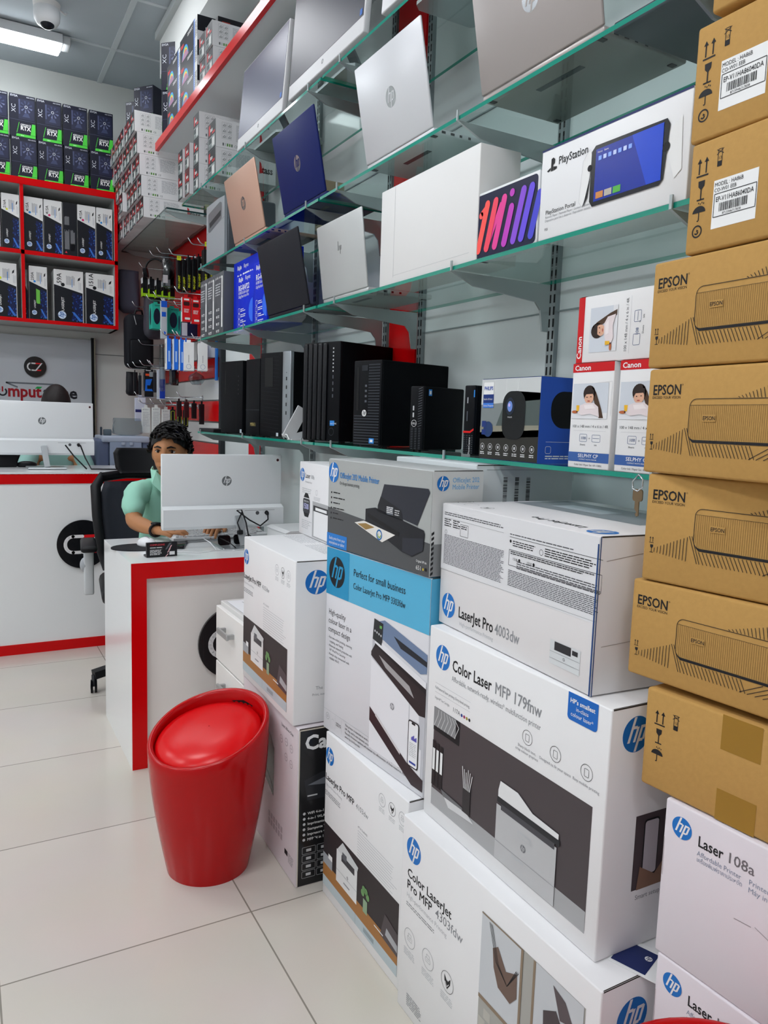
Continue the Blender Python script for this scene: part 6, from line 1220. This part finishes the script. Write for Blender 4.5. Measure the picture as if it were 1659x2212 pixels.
for c, y in enumerate((3.735, 3.855)):
    for l in range(2): put(.105, .112, .30, 1.09-.004*l, y, ZL+l*.1125, ('lower', 'upper')[l]+(' white toner box nearest on the red edged shelf', ' white toner box second nearest on the red edged shelf')[c], G3, 0)
for l in range(3): put(.34, .117, .20, 1.085, 3.985, ZL+l*.1175, ('bottom', 'middle', 'top')[l]+' rainbow printed black toner box, nearer column on the red edged shelf', G3, 2)
for l in range(3): put(.30, .112, .20, 1.09, 4.335, ZL+l*.1125, ('bottom', 'middle', 'top')[l]+' rainbow printed black toner box, farther column on the red edged shelf', G3, 2)
mb = MB(); mb.box(0, .18, 0, .1, 0, .05, M('1c1d22', .5), .002, 1); f = FP(mb, (0, 0, .05), (1, 0, 0), (0, 0, -1), (0, -1, 0)); f.rect(.02, .02, .06, .035, M('a83a30', .5)); o = mb.build('toner_box'); o.location = (1.13, 3.79, ZL+.2252); tag(o, 'small black box lying on the white toner boxes of the red edged shelf', 'box')
mb = MB(); mb.box(0, .3, 0, .4, 0, .38, M('e2e3e2', .45), .003, 2); f = FP(mb, (0, .4, .38), (0, -1, 0), (0, 0, -1), (-1, 0, 0)); f.finev(.05, .05, .12, .2, .02, GRY); f.finev(.05, .24, .12, .3, .008, GRY); o = mb.build('white_carton'); o.location = (1.1, 2.72, ZL); tag(o, 'large white carton on the red edged shelf, cut by the top edge', 'box')
# ================================================================ accessories on the slatwall hooks
def hook(y, z, reach, label):
    mb = MB(); x0 = XW-.016; mb.box(x0-.004, x0, y-.012, y+.012, z-.02, z+.012, CHR); mb.tube([(x0, y, z), (x0-reach+.02, y, z-.004), (x0-reach+.006, y, z+.004), (x0-reach-.012, y, z+.03)], .0032, CHR, 6)
    tag(mb.build('display_hook'), label, 'hook', 'chrome display hooks on the slatwall')
def hbox(name, label, cat, x, y, ztop, dx, dy, h, mat, paint=None, group=None, rz=0, hang=True):
    """boxed or carded article hung from a hook; x,y = near left corner, dx across, dy along the wall"""
    mb = MB(); mb.box(0, dx, 0, dy, -h, 0, mat, .0015, 1)
    if hang: mb.prism([(dx*.3, 0), (dx*.7, 0), (dx*.7, .018), (dx*.3, .018)], (0, dy/2, 0), (1, 0, 0), (0, 0, 1), (0, 1, 0), .001, mat)
    Nn = FP(mb, (0, 0, 0), (1, 0, 0), (0, 0, -1), (0, -1, 0), dx, h); A = FP(mb, (0, dy, 0), (0, -1, 0), (0, 0, -1), (-1, 0, 0), dy, h)
    if paint: paint(A, Nn)
    o = mb.build(name); o.location = (x, y, ztop); o.rotation_euler = (0, 0, rz); return tag(o, label, cat, group)
TEAL = M('2fb9a3', .4); NVY = M('1a2036', .4)
def p_teal(A, Nn):
    Nn.poly([(Nn.w*.5+Nn.w*.33*math.cos(math.radians(a)), Nn.h*.5+Nn.h*.32*math.sin(math.radians(a))) for a in range(0, 360, 20)], NVY, 2)
    A.poly([(A.w*.5+A.w*.25*math.cos(math.radians(a)), A.h*.5+A.h*.34*math.sin(math.radians(a))) for a in range(0, 360, 20)], NVY, 2); Nn.fine(Nn.w*.3, .008, Nn.w*.9, .016, .005, INK, 2)
g = 'teal boxes with dark oval windows'
hbox('mouse_box', 'teal box with dark oval window, nearest the window side of the rack', 'box', 1.142, 5.30, 2.045, .067, .085, .165, TEAL, p_teal, g); hbox('mouse_box', 'middle teal box with dark oval window behind the blue tube', 'box', 1.211, 5.15, 2.008, .075, .085, .16, M('1f9a8a', .4), p_teal, g); hbox('mouse_box', 'teal box with dark oval window next to the red packs', 'box', 1.262, 5.01, 1.977, .06, .08, .15, M('1a8a7c', .4), p_teal, g)
def p_tube(A, Nn): Nn.rect(0, 0, Nn.w, .04, M('1c5fd8', .4), 2); Nn.rect(Nn.w*.1, .07, Nn.w*.8, .1, M('1c5fd8', .4), 2); Nn.poly([(Nn.w*.4, .19), (Nn.w*.8, .2), (Nn.w*.6, .22)], M('1c5fd8', .4), 2)
hbox('tube_pack', 'slim white and blue pack hanging before the teal boxes', 'pack', 1.158, 5.10, 2.04, .038, .03, .24, M('c3cbd2', .4), p_tube)
def p_red(A, Nn):
    Nn.rect(Nn.w*.2, .008, Nn.w*.8, .018, PW, 2); Nn.rect(Nn.w*.15, .026, Nn.w*.85, .05, M('3a1216', .4), 2, .006); Nn.fine(Nn.w*.2, .07, Nn.w*.8, .095, .008, PW, 2); Nn.rect(Nn.w*.3, Nn.h-.025, Nn.w*.9, Nn.h-.012, PW, 2, .004); A.rect(0, 0, A.w, A.h, PW, 1); A.rect(A.w*.3, A.h*.2, A.w*.6, A.h*.6, INK, 2)
hbox('cable_pack', 'red and white charger pack, left of the pair on the rack', 'pack', 1.205, 4.75, 2.025, .052, .035, .145, M('d8141c', .4), p_red, 'red charger packs', -.06); hbox('cable_pack', 'red and white charger pack, right of the pair on the rack', 'pack', 1.262, 4.75, 2.02, .052, .035, .148, M('d8141c', .4), p_red, 'red charger packs', -.06)
hbox('cable_card', 'narrow white card with black marks right of the red packs', 'pack', 1.318, 4.70, 1.99, .02, .03, .17, PW, lambda A, Nn: (Nn.rect(.004, .02, .016, .04, BLK, 2), Nn.rect(.004, .08, .016, .1, BLK, 2)))
hbox('cable_pack', 'dark navy pack hanging below the red packs', 'pack', 1.24, 4.90, 1.89, .10, .03, .08, M('142046', .4), lambda A, Nn: Nn.rect(0, 0, .035, Nn.h, M('c9d4e0', .5), 2))
BL = M('1f6fe0', .4)
def p_blue(A, Nn): Nn.rect(Nn.w*.3, Nn.h*.4, Nn.w*.7, Nn.h*.75, M('a9c9f4', .4), 2); A.rect(0, 0, A.w, A.h, PW, 1); A.rect(A.w*.2, A.h*.15, A.w*.35, A.h*.8, INK, 2)
for i, (x, y, z) in enumerate(((1.148, 4.90, 1.785), (1.182, 4.86, 1.782), (1.212, 4.83, 1.778), (1.236, 4.80, 1.774))): hbox('blue_pack', 'blue boxed accessory, '+('leftmost of four in a row', 'second of four in a row', 'third of four in a row', 'rightmost of four, beside the white boxes')[i], 'pack', x, y, z, .026, .06, .19, BL, p_blue, 'blue boxed accessories')
def p_wm(A, Nn): Nn.ring(Nn.w*.5, Nn.h*.86, .014, .0014, M('2f5aa8', .4), 2); Nn.line([(Nn.w*.5, Nn.h*.45), (Nn.w*.5, Nn.h*.72)], .003, GRY, 2); A.poly([(A.w*.5+A.w*.22*math.cos(math.radians(a)), A.h*.55+A.h*.2*math.sin(math.radians(a))) for a in range(0, 360, 20)], M('2a2c52', .4), 2); A.circ(A.w*.3, .03, .003, BL, 2)
hbox('mouse_box', 'white mouse box with a blue ring mark, left of two', 'box', 1.20, 4.70, 1.752, .062, .09, .17, PW, p_wm, 'white mouse boxes', -.25); hbox('mouse_box', 'white mouse box with a blue ring mark, right of two', 'box', 1.278, 4.66, 1.748, .058, .09, .165, PW, p_wm, 'white mouse boxes', -.2)
BKC = M('0d0e12', .35)
def p_yel(A, Nn): Nn.text('PRO LIGHT', Nn.w*.75, Nn.h*.93, .016, M('d4dc28', .4), 2, rot=90, bold=.03, maxw=Nn.h*.55)
for i in range(6): hbox('black_pack', f'black pack with yellow upright lettering, {ordn[i]} from the left', 'pack', 1.219+i*.0225, 4.92-i*.035, 2.285-(i % 2)*.012, .020, .05, .20, BKC, p_yel, 'black packs with yellow lettering')
for i in range(2): hbox('black_pack', ('left', 'right')[i]+' black yellow lettered pack beside the grey access point boxes', 'pack', 1.305+i*.035, 4.64, 2.30, .026, .05, .24, BKC, p_yel, 'black packs with yellow lettering')
for i, (x, y, z) in enumerate(((1.205, 4.88, 2.29), (1.30, 4.60, 2.335))):
    mb = MB(); mb.box(0, .026, 0, .001, -.026, 0, M('d8e02a', .45)); f = FP(mb, (0, 0, 0), (1, 0, 0), (0, 0, -1), (0, -1, 0)); f.fine(.004, .006, .022, .02, .006, M('8a9010', .5)); o = mb.build('price_tag'); o.location = (x, y, z); tag(o, ('left', 'right')[i]+' yellow price tag above the black packs', 'tag', 'yellow price tags')
LIM = M('9cc81e', .4)
for i in range(5): hbox('lime_pack', f'black pack with lime green lower edge, {ordn[i]} from the aisle', 'pack', 1.118+i*.034, 5.46-i*.05, 2.235-i*.012, .031, .06, .125-.004*i, BKC, lambda A, Nn: (A.rect(0, A.h*.55, A.w, A.h, LIM, 2), Nn.rect(0, Nn.h*.84, Nn.w, Nn.h, LIM, 2), A.rect(0, 0, A.w, A.h*.3, LGR, 2)), 'black and lime packs')
# headphones in clear clamshells
t = empty('headphones', (1.185, 5.38, 2.25), -.4, 'black headphones hanging in a clear case on the rack', 'headphones')
mb = MB(); mb.tube([(.065*math.cos(math.radians(a)), 0, .03+.07*math.sin(math.radians(a))) for a in range(-10, 191, 15)], .007, BKC, 8); mb.build('headband', t)
for s_ in (-1, 1): mb = MB(); mb.cyl((s_*.052, 0, .01), (s_*.078, 0, .005), .034, BKC, .03, 20); mb.cyl((s_*.08, 0, .005), (s_*.082, 0, .005), .016, LGR, n=16); mb.build('ear_cup', t)
for i, (x, y, z, w, h, l_) in enumerate(((1.175, 5.14, 2.335, .085, .195, 'clear blister case with black earphones, nearest'), (1.215, 5.24, 2.32, .08, .18, 'clear blister case behind the nearest one'))):
    t = empty('blister_case', (x, y, z), -.15, l_, 'blister case', 'clear blister cases'); mb = MB(); mb.box(0, w, 0, .045, -h, 0, CLR, .012, 2); mb.build('clear_shell', t)
    mb = MB(); mb.ball((w/2, .022, -h*.5), .035, BKC, .8, .4, 1.5); mb.tube([(w*.3, .02, -h*.2), (w*.5, .02, -h*.12), (w*.7, .02, -h*.2), (w*.65, .02, -h*.7)], .005, BKC, 6); mb.build('earphones', t)
    mb = MB(); mb.box(.004, .034, -.001, .0, -h+.02, -h+.07, LGR); mb.build('paper_insert', t)
bag('laptop_bag', 'grey laptop bag in clear wrap hanging at the back corner', 'bag', (1.11, 5.93, 2.045), .15, .12, .30, M('5b6072', .7, bump=.4, scale=15), seed=8, knot=False)
bag('laptop_bag', 'dark grey wrapped bag hanging before the black backpack', 'bag', (1.20, 5.50, 1.83), .14, .12, .33, M('3c3b44', .5, bump=.4, scale=18), seed=11, knot=False)
t = empty('backpack', (1.135, 5.70, 1.63), 0, 'black backpack hanging on the slatwall near the back wall', 'backpack')
mb = MB(); mb.box(-.098, .098, -.07, .07, 0, .38, M('0c0f18', .75), .045, 4); mb.build('body', t); mb = MB(); mb.box(-.08, .08, -.095, -.068, .02, .2, M('0a0c13', .75), .02, 3); mb.build('front_pocket', t); mb = MB(); mb.tube([(-.03, 0, .37), (-.02, -.01, .41), (.02, -.01, .41), (.03, 0, .37)], .008, BLK, 8); mb.build('carry_handle', t)
mb = MB(); mb.bar((-.05, -.097, .36), (-.035, -.099, .30), .012, .003, LGR); mb.build('zip_pull', t)
bag('wrapped_item', 'black wrapped accessory hanging under the backpack', 'bag', (1.105, 5.80, 1.44), .09, .08, .17, M('1c1e24', .4, bump=.3), seed=3, knot=False)
bag('plastic_bag', 'long clear bag hanging below the blue packs', 'bag', (1.16, 5.08, 1.46), .035, .05, .30, CLR, seed=6, knot=False); bag('plastic_bag', 'clear bag with dark content hanging left of the white boxes', 'bag', (1.205, 4.98, 1.50), .05, .05, .11, CLR2, seed=7, knot=False, inner=M('2a2b33', .5)); bag('plastic_bag', 'crinkled clear bag hanging under the white mouse boxes', 'bag', (1.29, 4.74, 1.50), .09, .06, .085, CLR, seed=9)
hbox('blue_strip_pack', 'long clear pack with blue lower half hanging on the rack', 'pack', 1.15, 5.18, 1.60, .05, .02, .19, M('c2cad6', .35), lambda A, Nn: Nn.rect(Nn.w*.3, Nn.h*.3, Nn.w, Nn.h*.97, M('1a3fae', .4), 2))
hbox('card_reader_pack', 'dark framed small pack under the clear bags', 'pack', 1.20, 5.0, 1.585, .045, .02, .085, M('1a2024', .5), lambda A, Nn: Nn.rect(.006, .01, .038, .07, M('5b6b70', .4), 2))
def p_cam(A, Nn): Nn.rect(0, 0, Nn.w, Nn.h, M('15161a', .4), 1); Nn.fine(.006, .006, .04, .014, .009, PW, 3, rag=0); Nn.rect(.004, .03, .03, .045, M('e8562a', .4), 2); Nn.rect(.03, .016, .055, .05, M('9aa0a4', .4), 3); Nn.poly([(.005, .07), (.05, .065), (.035, .11), (.055, .15), (.0, .15)], M('1f6fe0', .4), 2); Nn.rect(.015, .11, .045, .135, BLK, 3)
hbox('camera_card', 'black and blue accessory card with orange patch', 'pack', 1.136, 5.50, 1.62, .058, .02, .19, BKC, p_cam)
for i in range(5): hbox('cable_pack', f'thin black hanging pack on the lower hooks, {ordn[i]} from the left', 'pack', 1.085+i*.026, 5.62-i*.04, 1.60-(i % 2)*.02, .018, .02, .15-.012*(i % 3), M(('15171c', '23262c', '3a3d44', '0f1013', '2a2c31')[i], .35), None, 'thin black packs on the lower hooks')
def p_wc(A, Nn): Nn.fine(.006, .03, Nn.w-.004, .13, .011, LGR, 2, seed=2); Nn.circ(.008, .012, .003, GRY, 2); Nn.fine(.014, .01, Nn.w-.01, .016, .006, GRY, 2)
for i, (x, z) in enumerate(((1.075, 1.352), (1.136, 1.356), (1.195, 1.345))): hbox('white_card_pack', 'white carded pack above the seated man, '+('left', 'middle', 'right')[i]+' of three', 'pack', x, 5.30-.03*i, z, .054, .02, .17, M('dcdfdc', .5), p_wc, 'white carded packs')
hbox('mask_pack', 'white and purple curled pack left of the white cards', 'pack', 1.055, 5.42, 1.42, .07, .03, .16, M('d0d4e4', .4), lambda A, Nn: (Nn.rect(0, Nn.h*.5, Nn.w, Nn.h*.62, M('2a2a6a', .4), 2), Nn.ring(.03, .02, .012, .004, PW, 3)))
for i, x in enumerate((1.222, 1.262, 1.298)):
    def p_loop(A, Nn): Nn.loop(rrect(.004, .01, Nn.w-.006, Nn.h-.012, .007, 4), .003, M('b9c23a', .4), 2)
    hbox('cable_loop_pack', 'black pack with yellow green loop, '+('left', 'middle', 'right')[i]+' of three', 'pack', x, 5.12-.02*i, 1.345, .032, .02, .115, M('17161b', .4), p_loop, 'black packs with yellow green loops')
for i in range(4): hbox('dark_pack', f'dark reddish hanging pack above the man, {ordn[i]} from the left', 'pack', 1.24+i*.036, 5.02-.05*i, 1.40-.005*i, .030, .02, .10+.03*(i == 3), M(('2a1216', '3a161a', '1c1014', '121016')[i], .35), None, 'dark reddish packs')
hbox('cable_card', 'white carded cable with a black plug by the dark upright', 'pack', 1.345, 4.68, 1.80, .05, .02, .13, PW, lambda A, Nn: Nn.rect(.02, .03, .028, .07, BLK, 2)); hbox('cable_card', 'tall thin blue card edge beside the dark upright', 'pack', 1.385, 4.64, 1.78, .012, .03, .25, M('1f6fc8', .4))
HK = [(5.46, 2.30, .30), (5.32, 2.36, .26), (5.20, 2.362, .24), (4.95, 2.31, .22), (4.72, 2.34, .16), (4.66, 2.335, .12), (5.34, 2.075, .28), (5.18, 2.04, .22), (5.12, 2.066, .28), (5.03, 2.005, .17), (4.77, 2.055, .23), (4.79, 2.06, .17), (5.70, 2.07, .30), (4.93, 1.81, .28), (4.87, 1.806, .22), (4.73, 1.785, .23), (4.68, 1.775, .15), (5.60, 1.80, .28), (5.63, 1.63, .35), (5.55, 1.64, .33), (5.51, 1.65, .29), (5.46, 1.655, .25), (5.20, 1.63, .29), (5.01, 1.612, .22), (5.31, 1.385, .34), (5.28, 1.384, .27), (5.25, 1.378, .21), (5.10, 1.375, .18), (5.0, 1.43, .16), (5.435, 1.43, .34)]
for i, (y, z, r) in enumerate(HK):
    if z > 2.45: continue
    row = 'upper' if z > 2.2 else 'second' if z > 1.95 else 'third' if z > 1.7 else 'fourth' if z > 1.5 else 'lowest'
    k = sorted([a[0] for a in HK if ('upper' if a[1] > 2.2 else 'second' if a[1] > 1.95 else 'third' if a[1] > 1.7 else 'fourth' if a[1] > 1.5 else 'lowest') == row], reverse=True).index(y)
    hook(y, z, r, f'chrome display hook, {row} row, {ordn[k]} from the back corner')
